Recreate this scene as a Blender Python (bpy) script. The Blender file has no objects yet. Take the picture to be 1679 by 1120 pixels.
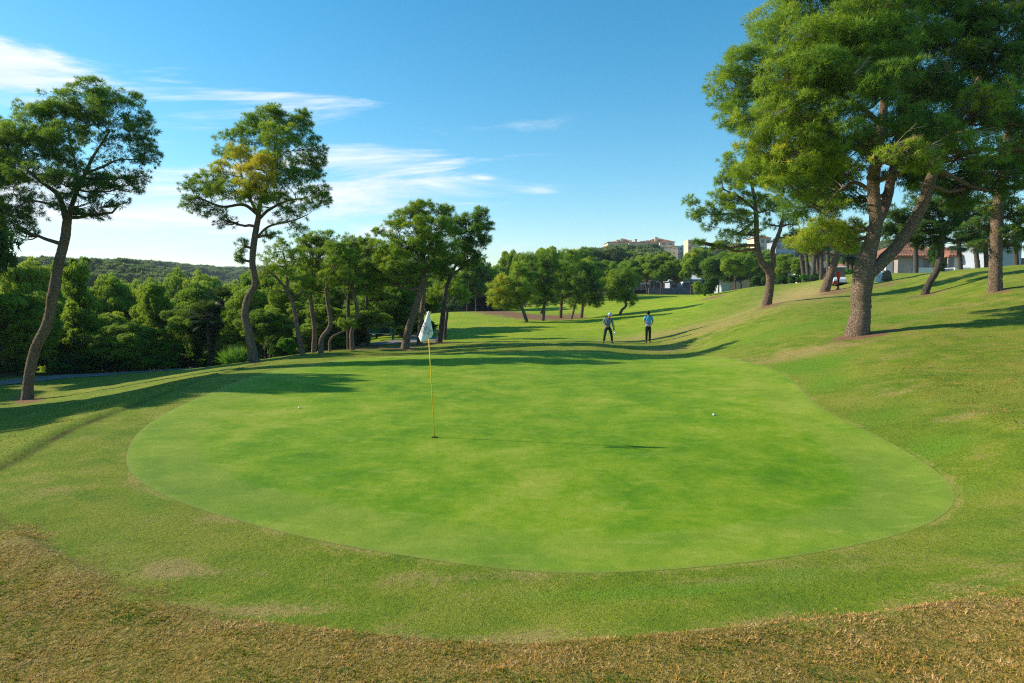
import bpy, math, random
import numpy as np
from mathutils import Vector, Matrix
R = math.radians
C = bpy.context.scene.collection
sc = bpy.context.scene

# ------------------------------------------------------------------ camera
F = 1119.0; EYE = 2.5; PITCH = math.atan((560-484)/F)
cam = bpy.data.cameras.new('camera'); cam.lens = 24; cam.sensor_width = 36; cam.clip_end = 9000; cam.clip_start = .1
co = bpy.data.objects.new('camera', cam); C.objects.link(co)
co.location = (0, 0, EYE); co.rotation_euler = (math.pi/2-PITCH, 0, 0); sc.camera = co

# ------------------------------------------------------------------ light
SUN_EL, SUN_AZ = 28.5, -78.5          # azimuth from +Y towards +X
sv = Vector((math.sin(R(SUN_AZ))*math.cos(R(SUN_EL)), math.cos(R(SUN_AZ))*math.cos(R(SUN_EL)), math.sin(R(SUN_EL))))
sl = bpy.data.lights.new('sun', 'SUN'); sl.energy = 5.0; sl.angle = R(.55); sl.color = (1, .89, .70)
so = bpy.data.objects.new('sun', sl); C.objects.link(so); so.rotation_euler = sv.to_track_quat('Z', 'Y').to_euler()
sc.view_settings.view_transform = 'Standard'; sc.view_settings.look = 'None'
sc.view_settings.gamma = 1; sc.view_settings.exposure = 0.5; sc.view_settings.use_curve_mapping = False
sc.render.engine = 'CYCLES'
sc.cycles.max_bounces = 6; sc.cycles.diffuse_bounces = 3; sc.cycles.transmission_bounces = 4; sc.cycles.transparent_max_bounces = 6
sc.cycles.use_denoising = False; sc.cycles.filter_width = 1.15

def ND(nt, typ, **kw):
    n = nt.nodes.new(typ)
    for k, v in kw.items():
        if hasattr(n, k): setattr(n, k, v)
        else: n.inputs[k].default_value = v
    return n
def MATH(nt, op, a, b=None, c=None, clamp=False):
    n = nt.nodes.new('ShaderNodeMath'); n.operation = op; n.use_clamp = clamp
    for i, x in enumerate((a, b, c)):
        if x is None: continue
        if isinstance(x, (int, float)): n.inputs[i].default_value = x
        else: nt.links.new(x, n.inputs[i])
    return n.outputs[0]
def SMOOTH(nt, x, a, b, c=0.0, d=1.0):
    n = nt.nodes.new('ShaderNodeMapRange'); n.interpolation_type = 'SMOOTHSTEP'
    nt.links.new(x, n.inputs[0])
    for i, v in enumerate((a, b, c, d)): n.inputs[i+1].default_value = v
    return n.outputs[0]
def NOISE(nt, vec, scale, detail=3, rough=.55, dist=0.0):
    n = nt.nodes.new('ShaderNodeTexNoise'); n.inputs['Scale'].default_value = scale; n.inputs['Detail'].default_value = detail
    n.inputs['Roughness'].default_value = rough; n.inputs['Distortion'].default_value = dist
    if vec is not None: nt.links.new(vec, n.inputs['Vector'])
    return n.outputs['Fac']
def MIX(nt, f, a, b):
    n = nt.nodes.new('ShaderNodeMix'); n.data_type = 'RGBA'
    if isinstance(f, (int, float)): n.inputs[0].default_value = f
    else: nt.links.new(f, n.inputs[0])
    for i, x in ((6, a), (7, b)):
        if isinstance(x, (tuple, list)): n.inputs[i].default_value = (*x[:3], 1)
        else: nt.links.new(x, n.inputs[i])
    return n.outputs[2]
def RAMP(nt, f, stops):
    n = nt.nodes.new('ShaderNodeValToRGB'); e = n.color_ramp.elements
    while len(e) < len(stops): e.new(.5)
    for i, (p, c) in enumerate(stops): e[i].position = p; e[i].color = (*c, 1)
    nt.links.new(f, n.inputs[0]); return n.outputs[0]

w = bpy.data.worlds.new('World'); sc.world = w; w.use_nodes = True
nt = w.node_tree; nt.nodes.clear()
out = nt.nodes.new('ShaderNodeOutputWorld'); bg = nt.nodes.new('ShaderNodeBackground'); bg.inputs[1].default_value = .12
nt.links.new(bg.outputs[0], out.inputs[0])
sky = nt.nodes.new('ShaderNodeTexSky'); sky.sky_type = 'NISHITA'; sky.sun_disc = False
sky.sun_elevation = R(SUN_EL); sky.sun_rotation = R(SUN_AZ); sky.altitude = 50; sky.air_density = 1.0; sky.dust_density = .25; sky.ozone_density = 2.5
hs = nt.nodes.new('ShaderNodeHueSaturation'); hs.inputs['Saturation'].default_value = 1.36; hs.inputs['Value'].default_value = 1.1; hs.inputs['Hue'].default_value = .483
nt.links.new(sky.outputs[0], hs.inputs['Color'])
tc = nt.nodes.new('ShaderNodeTexCoord'); sx = nt.nodes.new('ShaderNodeSeparateXYZ'); nt.links.new(tc.outputs['Generated'], sx.inputs[0])
X_, Y_, Z_ = sx.outputs
az = MATH(nt, 'ARCTAN2', X_, Y_)                      # radians, + to the right
el = MATH(nt, 'ARCSINE', Z_)
cv = nt.nodes.new('ShaderNodeCombineXYZ')
# cirrus streaks: long along azimuth, slightly rising to the right
nt.links.new(MATH(nt, 'MULTIPLY', az, 2.2), cv.inputs[0])
nt.links.new(MATH(nt, 'MULTIPLY', MATH(nt, 'SUBTRACT', el, MATH(nt, 'MULTIPLY', az, .07)), 17.0), cv.inputs[1])
n1 = NOISE(nt, cv.outputs[0], 1.15, 7, .62, .5)
cv2 = nt.nodes.new('ShaderNodeCombineXYZ')
nt.links.new(MATH(nt, 'MULTIPLY', az, 1.2), cv2.inputs[0]); nt.links.new(MATH(nt, 'MULTIPLY', el, 5.5), cv2.inputs[1]); cv2.inputs[2].default_value = 4.3
n2 = NOISE(nt, cv2.outputs[0], 1.6, 4, .5, .2)
# coverage: thick low on the sunward side, thinning upwards and away from the sun
side = SMOOTH(nt, az, -.02, -.52, 0, 1)
low = SMOOTH(nt, el, .34, .04, 0, 1)
def PATCH(a0, e0, wa, we, amp, tilt=0.0):
    da = MATH(nt, 'DIVIDE', MATH(nt, 'SUBTRACT', az, a0), wa)
    de = MATH(nt, 'DIVIDE', MATH(nt, 'SUBTRACT', MATH(nt, 'SUBTRACT', el, e0), MATH(nt, 'MULTIPLY', MATH(nt, 'SUBTRACT', az, a0), tilt)), we)
    return MATH(nt, 'MULTIPLY', MATH(nt, 'EXPONENT', MATH(nt, 'MULTIPLY', MATH(nt, 'ADD', MATH(nt, 'MULTIPLY', da, da), MATH(nt, 'MULTIPLY', de, de)), -1.0)), amp)
patches = PATCH(-.63, .255, .085, .034, .27, .22)
for q_ in [(-.31, .262, .13, .012, .17, .03), (-.44, .215, .10, .012, .07, .03), (-.17, .155, .11, .045, .20, .0), (-.50, .10, .30, .07, .11, 0), (-.62, .36, .12, .014, .26, .3), (-.30, .05, .3, .05, .05, 0), (.045, .150, .022, .005, .15, 0), (-.04, .167, .016, .003, .13, 0), (-1.3, .2, .5, .12, .2, 0)]:
    patches = MATH(nt, 'ADD', patches, PATCH(*q_))
low2 = SMOOTH(nt, el, .37, .24, -.22, 0)
cover = MATH(nt, 'ADD', MATH(nt, 'ADD', patches, low2), MATH(nt, 'MULTIPLY', side, MATH(nt, 'ADD', MATH(nt, 'MULTIPLY', low, .12), -.02)), MATH(nt, 'MULTIPLY', MATH(nt, 'SUBTRACT', n2, .5), .35))
dens = SMOOTH(nt, MATH(nt, 'ADD', n1, cover), .54, .78, 0, .92)
dens = MATH(nt, 'MULTIPLY', dens, SMOOTH(nt, az, .22, -.05, 0, 1))
cloudcol = MIX(nt, SMOOTH(nt, n1, .45, .75), (5.2, 5.9, 6.6), (7.4, 7.4, 7.3))
skyc = MIX(nt, dens, hs.outputs[0], cloudcol)
nt.links.new(skyc, bg.inputs[0])

# ------------------------------------------------------------------ helpers
cp, sp = math.cos(PITCH), math.sin(PITCH)
def ray(u, v):
    x = (u-839.5)/F; y = (560-v)/F
    return np.array((x, cp+y*sp, -sp+y*cp))
def P(u, v, Y):
    d = ray(u, v); s = Y/d[1]; return np.array((d[0]*s, Y, EYE+d[2]*s))
def link(o, parent=None):
    C.objects.link(o)
    if parent: o.parent = parent
    return o
def tag(o, label=None, cat=None, group=None, kind=None):
    if label: o['label'] = label
    if cat: o['category'] = cat
    if group: o['group'] = group
    if kind: o['kind'] = kind
    return o
def empty(name, loc, rz=0, **kw):
    o = bpy.data.objects.new(name, None); o.location = loc; o.rotation_euler = (0, 0, rz); o.empty_display_size = .3
    link(o); tag(o, **kw); return o
def mesh_np(name, V, Fq, mat=None, parent=None, smooth=False, attrs=None):
    """V (n,3), Fq (m,3|4) int array -> object"""
    V = np.asarray(V, np.float32); Fq = np.asarray(Fq, np.int32); k = Fq.shape[1]; m = len(Fq)
    me = bpy.data.meshes.new(name); me.vertices.add(len(V)); me.vertices.foreach_set('co', V.ravel())
    me.loops.add(m*k); me.loops.foreach_set('vertex_index', Fq.ravel())
    me.polygons.add(m); me.polygons.foreach_set('loop_start', np.arange(0, m*k, k, dtype=np.int32))
    if smooth: me.polygons.foreach_set('use_smooth', np.ones(m, bool))
    for an, arr in (attrs or {}).items():
        arr = np.asarray(arr, np.float32)
        if arr.ndim == 2: a = me.attributes.new(an, 'FLOAT_VECTOR', 'POINT'); a.data.foreach_set('vector', arr.ravel())
        else: a = me.attributes.new(an, 'FLOAT', 'POINT'); a.data.foreach_set('value', arr)
    me.update(calc_edges=True)
    if mat: me.materials.append(mat)
    o = bpy.data.objects.new(name, me); link(o, parent); return o
class MB:
    """collects polygons, builds ONE mesh"""
    def __init__(s): s.v = []; s.f = []
    def add(s, V, Fs):
        b = len(s.v); s.v += [tuple(map(float, p)) for p in V]; s.f += [tuple(b+i for i in f) for f in Fs]; return s
    def box(s, x0, x1, y0, y1, z0, z1, M=None):
        V = [(x, y, z) for z in (z0, z1) for y in (y0, y1) for x in (x0, x1)]
        if M is not None: V = [M @ Vector(p) for p in V]
        return s.add(V, [(0, 2, 3, 1), (4, 5, 7, 6), (0, 1, 5, 4), (2, 6, 7, 3), (0, 4, 6, 2), (1, 3, 7, 5)])
    def tube(s, pts, rad, n=8, cap=True):
        V, Fs = tube_arrays(pts, rad, n)
        b = len(V); Fs = [tuple(f) for f in Fs]
        if cap:
            Fs.append(tuple(range(n))[::-1]); Fs.append(tuple(b-n+i for i in range(n)))
        return s.add(V, Fs)
    def lathe(s, prof, n=16, M=None):
        V = []; Fs = []
        for (r, z) in prof:
            for i in range(n):
                a = 2*math.pi*i/n; V.append((r*math.cos(a), r*math.sin(a), z))
        for j in range(len(prof)-1):
            for i in range(n): Fs.append((j*n+i, j*n+(i+1) % n, (j+1)*n+(i+1) % n, (j+1)*n+i))
        Fs.append(tuple(range(n))[::-1]); Fs.append(tuple((len(prof)-1)*n+i for i in range(n)))
        if M is not None: V = [M @ Vector(p) for p in V]
        return s.add(V, Fs)
    def build(s, name, mat, parent=None, smooth=False, bevel=0):
        me = bpy.data.meshes.new(name); me.from_pydata(s.v, [], s.f); me.update()
        if mat: me.materials.append(mat)
        if smooth: me.polygons.foreach_set('use_smooth', [True]*len(me.polygons))
        o = bpy.data.objects.new(name, me); link(o, parent)
        if bevel:
            b = o.modifiers.new('bevel', 'BEVEL'); b.width = bevel; b.segments = 2; b.limit_method = 'ANGLE'
        return o
def tube_arrays(pts, rad, n=8, rough=0.0, rng=None):
    pts = np.asarray(pts, float); m = len(pts); rad = np.asarray(rad, float)
    T = np.gradient(pts, axis=0); T /= np.linalg.norm(T, axis=1)[:, None]+1e-9
    ref = np.array((0, 1, 0.)) if abs(T[:, 1]).max() < .95 else np.array((1., 0, 0))
    A = np.cross(T, ref); A /= np.linalg.norm(A, axis=1)[:, None]+1e-9; B = np.cross(T, A)
    th = np.arange(n)*2*math.pi/n
    rr = np.repeat(rad[:, None], n, 1)
    if rough and rng is not None:
        rr = rr*(1+rng.normal(0, rough, rr.shape)) * (1+.5*rough*np.sin(th*3+rng.random()*6)[None, :])
    V = pts[:, None, :]+rr[:, :, None]*(np.cos(th)[None, :, None]*A[:, None, :]+np.sin(th)[None, :, None]*B[:, None, :])
    i = np.arange(n); j = np.arange(m-1)[:, None]
    Fq = np.stack([j*n+i, j*n+(i+1) % n, (j+1)*n+(i+1) % n, (j+1)*n+i], -1).reshape(-1, 4)
    return V.reshape(-1, 3), Fq
def resample(pts, rad, n):
    pts = np.asarray(pts, float); rad = np.asarray(rad, float)
    t = np.r_[0, np.cumsum(np.linalg.norm(np.diff(pts, axis=0), axis=1))]; t /= t[-1]
    # catmull-rom through points
    q = np.linspace(0, 1, n); idx = np.clip(np.searchsorted(t, q, 'right')-1, 0, len(pts)-2)
    out = []
    for qq, i in zip(q, idx):
        h = t[i+1]-t[i]; s_ = (qq-t[i])/h
        p0 = pts[max(i-1, 0)]; p1 = pts[i]; p2 = pts[i+1]; p3 = pts[min(i+2, len(pts)-1)]
        m1 = (p2-p0)*h/(t[i+1]-t[max(i-1, 0)]); m2 = (p3-p1)*h/(t[min(i+2, len(pts)-1)]-t[i])
        out.append((2*s_**3-3*s_**2+1)*p1+(s_**3-2*s_**2+s_)*m1+(-2*s_**3+3*s_**2)*p2+(s_**3-s_**2)*m2)
    return np.array(out), np.interp(q, t, rad)
def join_arrays(lst):
    Vs, Fs, b = [], [], 0
    for V, Fq in lst: Vs.append(V); Fs.append(Fq+b); b += len(V)
    return np.concatenate(Vs), np.concatenate(Fs)

def MAT(name, col, rough=.8, bump=None, colvar=None, spec=.3, metal=0, coord='Object'):
    m = bpy.data.materials.new(name); m.use_nodes = True; t = m.node_tree; b = t.nodes['Principled BSDF']
    b.inputs['Base Color'].default_value = (*col, 1); b.inputs['Roughness'].default_value = rough
    b.inputs['Specular IOR Level'].default_value = spec; b.inputs['Metallic'].default_value = metal
    tcn = t.nodes.new('ShaderNodeTexCoord'); vec = tcn.outputs[coord]
    if colvar:
        s_, c2 = colvar; f = SMOOTH(t, NOISE(t, vec, s_, 4), .35, .65)
        t.links.new(MIX(t, f, col, c2), b.inputs['Base Color'])
    if bump:
        s_, d_ = bump; bn = t.nodes.new('ShaderNodeBump'); bn.inputs['Distance'].default_value = d_; bn.inputs['Strength'].default_value = .8
        t.links.new(NOISE(t, vec, s_, 5), bn.inputs['Height']); t.links.new(bn.outputs[0], b.inputs['Normal'])
    return m

# ------------------------------------------------------------------ terrain
# tree bases (u, v, Y) also pin the ground
TREE_BASE = [(45, 657, 30), (415, 596, 33), (497, 584, 34), (515, 580, 37), (526, 581, 35), (541, 578, 36), (572, 575, 38), (578, 576, 36.5),
    (604, 568, 41), (664, 573, 37), (688, 567, 41), (720, 563, 42), (729, 558, 46), (1405, 549, 24.5), (1257, 501, 42), (1352, 479, 50),
    (1516, 483, 37), (1631, 478, 30), (863, 528, 66), (890, 526, 68), (919, 522, 74), (938, 523, 72), (952, 522, 76), (1016, 517, 72)]
GP = [P(*q) for q in TREE_BASE]
GP += [P(*q) for q in [
    (0, 1120, 3.9), (420, 1120, 3.6), (839, 1120, 3.5), (1260, 1120, 3.45), (1679, 1120, 3.4),
    (0, 860, 7.0), (839, 1055, 4.45), (400, 1010, 5.0), (1400, 1000, 4.75), (1679, 950, 5.0),
    (0, 772, 9.5), (100, 712, 12.1), (250, 652, 16.9), (330, 622, 21),
    (0, 712, 13.6), (60, 695, 14.8), (130, 672, 19), (220, 640, 25), (0, 632, 36), (340, 604, 43), (0, 612, 44), (180, 617, 40), (0, 675, 23),
    (300, 612, 33),
    (620, 566, 42.5), (632, 556, 46), (720, 552, 52), (740, 530, 68), (765, 510, 88), (830, 512, 84), (800, 540, 60), (700, 515, 85),
    (900, 545, 54), (980, 525, 66), (900, 515, 84), (1050, 500, 92), (1050, 484, 118), (1150, 484, 105), (1120, 520, 60), (1080, 548, 44),
    (1200, 492, 68), (1232, 474, 78), (1300, 468, 76), (1300, 485, 60), (1200, 520, 44), (1280, 530, 31), (1150, 546, 36), (1230, 566, 27),
    (1380, 600, 19.6), (1300, 640, 17.4), (1480, 620, 15.8), (1679, 720, 9.7), (1679, 640, 13.2), (1679, 560, 19.8), (1679, 500, 26.5), (1679, 468, 30),
    (1679, 434, 43), (1560, 445, 46), (1440, 463, 50), (1450, 450, 60), (1380, 452, 66), (1580, 520, 25.5), (1500, 560, 21.5), (1570, 810, 8.3), (1500, 750, 10.2),
]]
GP += [np.array(q, float) for q in [
    (0, 0, .92), (0, -6, 1.2), (-6, -3, .9), (6, -3, 1.3), (0, 1.8, .75), (3.2, 3, .85),
    (0, 6.1, .01), (-3, 7, .0), (3, 7, .02), (-1.4, 12, 0), (4, 12, .03), (-5, 12, .0), (-6, 16, -.03), (0, 17, -.02), (6, 16, .1), (0, 24, -.07), (6, 25, .0), (-5, 25, -.12),
    (-2, 33, -.15), (4, 34.3, -.02), (9, 33.5, .0), (0, 36, -.12), (5.3, 37.6, -.17), (7.5, 37.6, -.13), (2, 40, -.32), (8, 42, -.22), (-3, 40, -.36), (-9, 30, -.45),
    (-10, 6, -.3), (-14, 10, -.8), (-22, 15, -1.5), (-20, 0, -1.4), (-38, 42, -3.2), (-30, 55, -4), (-50, 30, -5), (-50, 70, -9), (-28, 75, -7), (-80, 120, -13), (-45, 130, -12),
    (-15, 110, -3), (-20, 160, -8), (-140, 200, -8), (-60, 220, -8), (-250, 340, 11), (-190, 340, 9.5), (-172, 360, 4), (-146, 370, -3), (-90, 340, -6), (-330, 500, 13), (-190, 520, -2), (-480, 850, 27), (-280, 900, 28), (-150, 900, 24), (-30, 900, 12),
    (10, 150, 2), (40, 160, 3), (60, 130, 3), (30, 250, 7), (90, 400, 19), (60, 400, 19), (140, 400, 20), (0, 420, 8), (80, 260, 9), (150, 250, 9), (200, 400, 20), (100, 700, 10),
    (45, 62, 4.2), (70, 85, 4.6), (50, 90, 4.3), (45, 110, 4), (90, 60, 5), (60, 20, 5), (30, 10, 3.6), (18, 5, 2.2), (20, -10, 2.5), (60, -40, 5), (-60, -40, -4), (0, -60, 1), (0, -400, 5),
    (600, 0, 15), (-600, 0, 0), (500, 500, 20), (0, 2500, 5), (-2000, 2000, 15), (2000, 2000, 15), (-2500, -500, 5), (2500, -500, 5), (0, -2500, 5), (-900, 1500, 20)]]
GP = np.array(GP)
def warp(X, Y):
    r = np.hypot(X, Y)+1e-6; k = np.log1p(r/6)/r; return np.stack([X*k, Y*k], -1)
def _phi(d2): return .5*d2*np.log(d2+1e-12)
_W = warp(GP[:, 0], GP[:, 1]); _n = len(GP)
_K = _phi(((_W[:, None]-_W[None])**2).sum(-1))+np.eye(_n)*8e-4
_Pm = np.c_[np.ones(_n), _W]
_A = np.zeros((_n+3, _n+3)); _A[:_n, :_n] = _K; _A[:_n, _n:] = _Pm; _A[_n:, :_n] = _Pm.T
_sol = np.linalg.solve(_A, np.r_[GP[:, 2], 0, 0, 0])
def H0(X, Y):
    X = np.atleast_1d(np.asarray(X, float)); Y = np.atleast_1d(np.asarray(Y, float)); sh = X.shape
    W = warp(X.ravel(), Y.ravel()); o = np.empty(len(W))
    for i in range(0, len(W), 20000):
        w_ = W[i:i+20000]; d2 = ((w_[:, None]-_W[None])**2).sum(-1)
        o[i:i+20000] = _phi(d2) @ _sol[:_n]+_sol[_n]+w_ @ _sol[_n+1:]
    return o.reshape(sh)
def hit(u, v, H=H0):
    d = ray(u, v); Ys = np.geomspace(2.5, 400, 900); pts = d[None]*(Ys/d[1])[:, None]
    z = EYE+pts[:, 2]; g = H(pts[:, 0], Ys); k = np.argmax(z < g)
    if k == 0: k = len(Ys)-1
    a, b = z[k-1]-g[k-1], z[k]-g[k]; t = a/(a-b+1e-9); Y = Ys[k-1]+t*(Ys[k]-Ys[k-1])
    return d[0]*Y/d[1], Y
def chaikin(p, it=2):
    p = np.array(p, float)
    for _ in range(it):
        q = np.roll(p, -1, 0); p = np.stack([.75*p+.25*q, .25*p+.75*q], 1).reshape(-1, 2)
    return p
def sdf(poly, X, Y):
    """signed distance, negative inside"""
    X = np.asarray(X, float).ravel(); Y = np.asarray(Y, float).ravel()
    best = np.full(X.shape, 1e9); ins = np.zeros(X.shape, bool); m = len(poly)
    for i in range(m):
        ax, ay = poly[i]; bx, by = poly[(i+1) % m]; dx, dy = bx-ax, by-ay
        t = np.clip(((X-ax)*dx+(Y-ay)*dy)/(dx*dx+dy*dy+1e-12), 0, 1)
        best = np.minimum(best, np.hypot(X-ax-t*dx, Y-ay-t*dy))
        c = ((ay > Y) != (by > Y)) & (X < (bx-ax)*(Y-ay)/(by-ay+1e-12)+ax); ins ^= c
    return np.where(ins, -best, best)
green_px = [(206, 742), (225, 708), (270, 677), (335, 648), (400, 622), (470, 602), (560, 589), (700, 581), (850, 578), (1000, 578), (1130, 583), (1220, 592), (1285, 610), (1312, 634),
    (1332, 660), (1372, 685), (1438, 713), (1505, 750), (1556, 788), (1570, 818), (1545, 848), (1480, 876), (1350, 906), (1200, 926), (1020, 940), (860, 938), (700, 917), (550, 892), (420, 862), (310, 830), (240, 800), (208, 770)]
green_poly = chaikin([hit(*q) for q in green_px], 2)
apron_w = [hit(*q) for q in [(3, 775), (130, 700), (250, 655), (330, 625), (400, 603), (455, 592)]]
apron_w += [(-7.5, 35), (-3, 36.6), (3, 36.0), (8, 35)]
apron_w += [hit(*q) for q in [(1250, 571), (1370, 590), (1430, 622), (1500, 655), (1600, 690), (1676, 712)]]
apron_w += [(8.2, 6.2)] + [hit(*q) for q in [(1676, 968), (1400, 1012), (1000, 1062), (600, 1052), (350, 1012), (150, 940), (3, 852)]] + [(-7.2, 8.2)]
apron_poly = chaikin(apron_w, 2)
def vnoise(X, Y, s, seed=0):
    """cheap value noise"""
    X = np.asarray(X)/s+seed*17.3; Y = np.asarray(Y)/s+seed*9.1
    xi = np.floor(X); yi = np.floor(Y); fx = X-xi; fy = Y-yi; fx = fx*fx*(3-2*fx); fy = fy*fy*(3-2*fy)
    h = lambda a, b: (np.sin(a*127.1+b*311.7)*43758.5453) % 1.0
    return (h(xi, yi)*(1-fx)+h(xi+1, yi)*fx)*(1-fy)+(h(xi, yi+1)*(1-fx)+h(xi+1, yi+1)*fx)*fy
def sm(x, a, b):
    t = np.clip((x-a)/(b-a), 0, 1); return t*t*(3-2*t)
def H(X, Y):
    X = np.atleast_1d(np.asarray(X, float)); Y = np.atleast_1d(np.asarray(Y, float)); sh = X.shape
    z = H0(X, Y).ravel(); X = X.ravel(); Y = Y.ravel(); r = np.hypot(X, Y)
    near = r < 70
    if near.any():
        sa = sdf(apron_poly, X[near], Y[near])
        step = sm(sa, -.02, .14)*.05
        # the little raised lip of longer grass along the left and right rim
        step += np.exp(-((sa-.2)/.22)**2)*.035
        step *= 1-.8*sm(X[near], 2.5, 6)*sm(Y[near], 7, 9)
        z[near] += step*sm(70-r[near], 0, 25)
        ro = sm(sa, 0, .4)
        z[near] += ro*((vnoise(X[near], Y[near], .35, 1)-.5)*.03+(vnoise(X[near], Y[near], 1.3, 2)-.5)*.05)
    z += (vnoise(X, Y, 9, 3)-.5)*np.clip((r-45)/60, 0, 1)*.25
    return z.reshape(sh)
def gz(x, y): return float(H(x, y)[0])
def onground(u, Y):
    x = (u-839.5)/F*Y/ (cp)  # close enough; v has little effect on x
    return np.array((x, Y, gz(x, Y)))

# polar sheet out to the horizon
azs = np.unique(np.r_[np.arange(-180, -56, 4), np.arange(-56, -44, 1), np.arange(-44, 44.01, .27), np.arange(44, 56, 1), np.arange(56, 180, 4)])
rs = np.r_[0.6, np.geomspace(1.0, 3.0, 14), np.geomspace(3.08, 60, 190), np.geomspace(61.5, 1300, 92)]
AZ, RR = np.meshgrid(np.radians(azs), rs); GX = (RR*np.sin(AZ)).ravel(); GY = (RR*np.cos(AZ)).ravel()
GZ = H(GX, GY)
na, nr = len(azs), len(rs)
i = np.arange(na); j = np.arange(nr-1)[:, None]
GF = np.stack([j*na+i, (j+1)*na+i, (j+1)*na+(i+1) % na, j*na+(i+1) % na], -1).reshape(-1, 4)[:, ::-1]
GX = np.r_[GX, 0]; GY = np.r_[GY, 0]; GZ = np.r_[GZ, gz(0, 0)]; cidx = len(GX)-1
# painted zones as attributes
def blobs(lst, X, Y):
    o = np.zeros(X.shape)
    for (u, v, ru, rv, a) in lst:
        cx, cy = hit(u, v); x2, y2 = hit(u, v+rv if v+rv < 1115 else v-rv); ry = max(abs(y2-cy), .15); rx = max(ru/F*cy, .1)
        sk = cx/cy  # shear so that the blob follows the view column
        dx = (X-cx-(Y-cy)*sk)/rx; dy = (Y-cy)/ry
        o += a*np.exp(-(dx*dx+dy*dy))
    return o
dry_list = [(1100, 545, 160, 10, .7), (1180, 535, 80, 8, .5), (1320, 578, 160, 10, .8), (1480, 640, 50, 8, .6), (1570, 684, 80, 7, .6), (1300, 488, 70, 6, .9), (1330, 485, 60, 5, .7), (1560, 505, 160, 5, .5),
    (1440, 588, 120, 8, .3), (290, 935, 110, 18, .9), (420, 1000, 140, 14, .8), (60, 905, 80, 30, .5), (1200, 952, 170, 10, .5), (800, 1050, 300, 14, .6), (1300, 1030, 200, 18, .5), (1100, 575, 60, 5, .6),
    (1400, 925, 120, 12, .4), (60, 800, 60, 20, .3), (220, 790, 18, 16, .5), (820, 945, 250, 5, .5), (360, 850, 100, 8, .4), (1030, 888, 60, 8, .35), (1600, 960, 100, 25, .6), (1500, 530, 220, 8, .25), (900, 508, 80, 5, .3)]
lush_list = [(1355, 628, 45, 16, 1.2), (1325, 602, 70, 11, 1.4), (1440, 680, 60, 14, 1.1), (1530, 738, 70, 18, 1.2), (1600, 800, 50, 25, .7), (1590, 860, 60, 20, .5), (1300, 540, 150, 12, 1.0), (1210, 550, 120, 8, .6), (1500, 520, 60, 6, .7), (1290, 600, 110, 10, .7), (240, 825, 70, 25, .8), (1300, 940, 120, 12, .9), (1180, 965, 160, 12, .8), (960, 975, 160, 14, .7), (1600, 890, 80, 20, .5),
    (200, 880, 80, 20, .3), (450, 930, 200, 20, .3), (950, 560, 60, 6, .5), (1020, 545, 60, 5, .7), (1500, 720, 120, 18, .45), (1450, 700, 80, 15, .4), (800, 1000, 120, 12, .3), (1560, 650, 80, 14, .35)]
soil_list = [(45, 659, 28, 5, 1.3), (1410, 551, 60, 6, 1.4), (1262, 501, 28, 4, 1.1), (1635, 480, 35, 4, .9), (1370, 479, 35, 4, 1.0), (1520, 484, 35, 3, .8), (1452, 467, 40, 4, .8), (835, 514, 34, 4, .9), (870, 520, 34, 4, 1.0), (905, 521, 34, 4, 1.0), (940, 520, 26, 4, .9),
    (785, 508, 30, 3, 1.0), (810, 510, 26, 3, 1.0), (1170, 487, 30, 3, .9), (415, 597, 18, 3, .7), (500, 583, 50, 3, .5), (664, 573, 18, 3, .8), (724, 562, 18, 2.5, .8), (690, 566, 30, 3, .8), (1425, 498, 12, 3, .3), (1500, 548, 12, 3, 0.5), (600, 572, 60, 4, .8)]
DRY = blobs(dry_list, GX, GY); LUSH = blobs(lush_list, GX, GY); SOIL = blobs(soil_list, GX, GY)
near = np.hypot(GX, GY) < 75
ROUGH = np.full(GX.shape, 3.0); ROUGH[near] = np.clip(sdf(apron_poly, GX[near], GY[near]), -3, 3)
# longer rough in the foreground and on the near right bank; mown semi-rough elsewhere
LONG = sm(ROUGH+(vnoise(GX, GY, .3, 9)-.5)*.5, -.15, .35)*sm(GY, 8.8, 6.2)
EDGE = np.full(GX.shape, 3.0); EDGE[near] = np.clip(sdf(green_poly, GX[near], GY[near]), -3, 3)
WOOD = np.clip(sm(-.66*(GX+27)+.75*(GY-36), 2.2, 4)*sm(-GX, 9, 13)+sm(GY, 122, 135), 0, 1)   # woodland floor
FAIR = sm(GY, 37, 46)*sm(GX-8-.42*(GY-40), 4, -4)*(1-WOOD)
RIM = sm(-GX, 3.2, 5.5)*sm(GY, 6.5, 8.5)*(.5+.5*sm(vnoise(GX, GY, .8, 21), .3, .6))
ATT = dict(fair=FAIR, rimline=RIM, dry=DRY, lush=LUSH, soil=SOIL, rough=ROUGH, longg=LONG, edge=EDGE, wood=WOOD)

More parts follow.
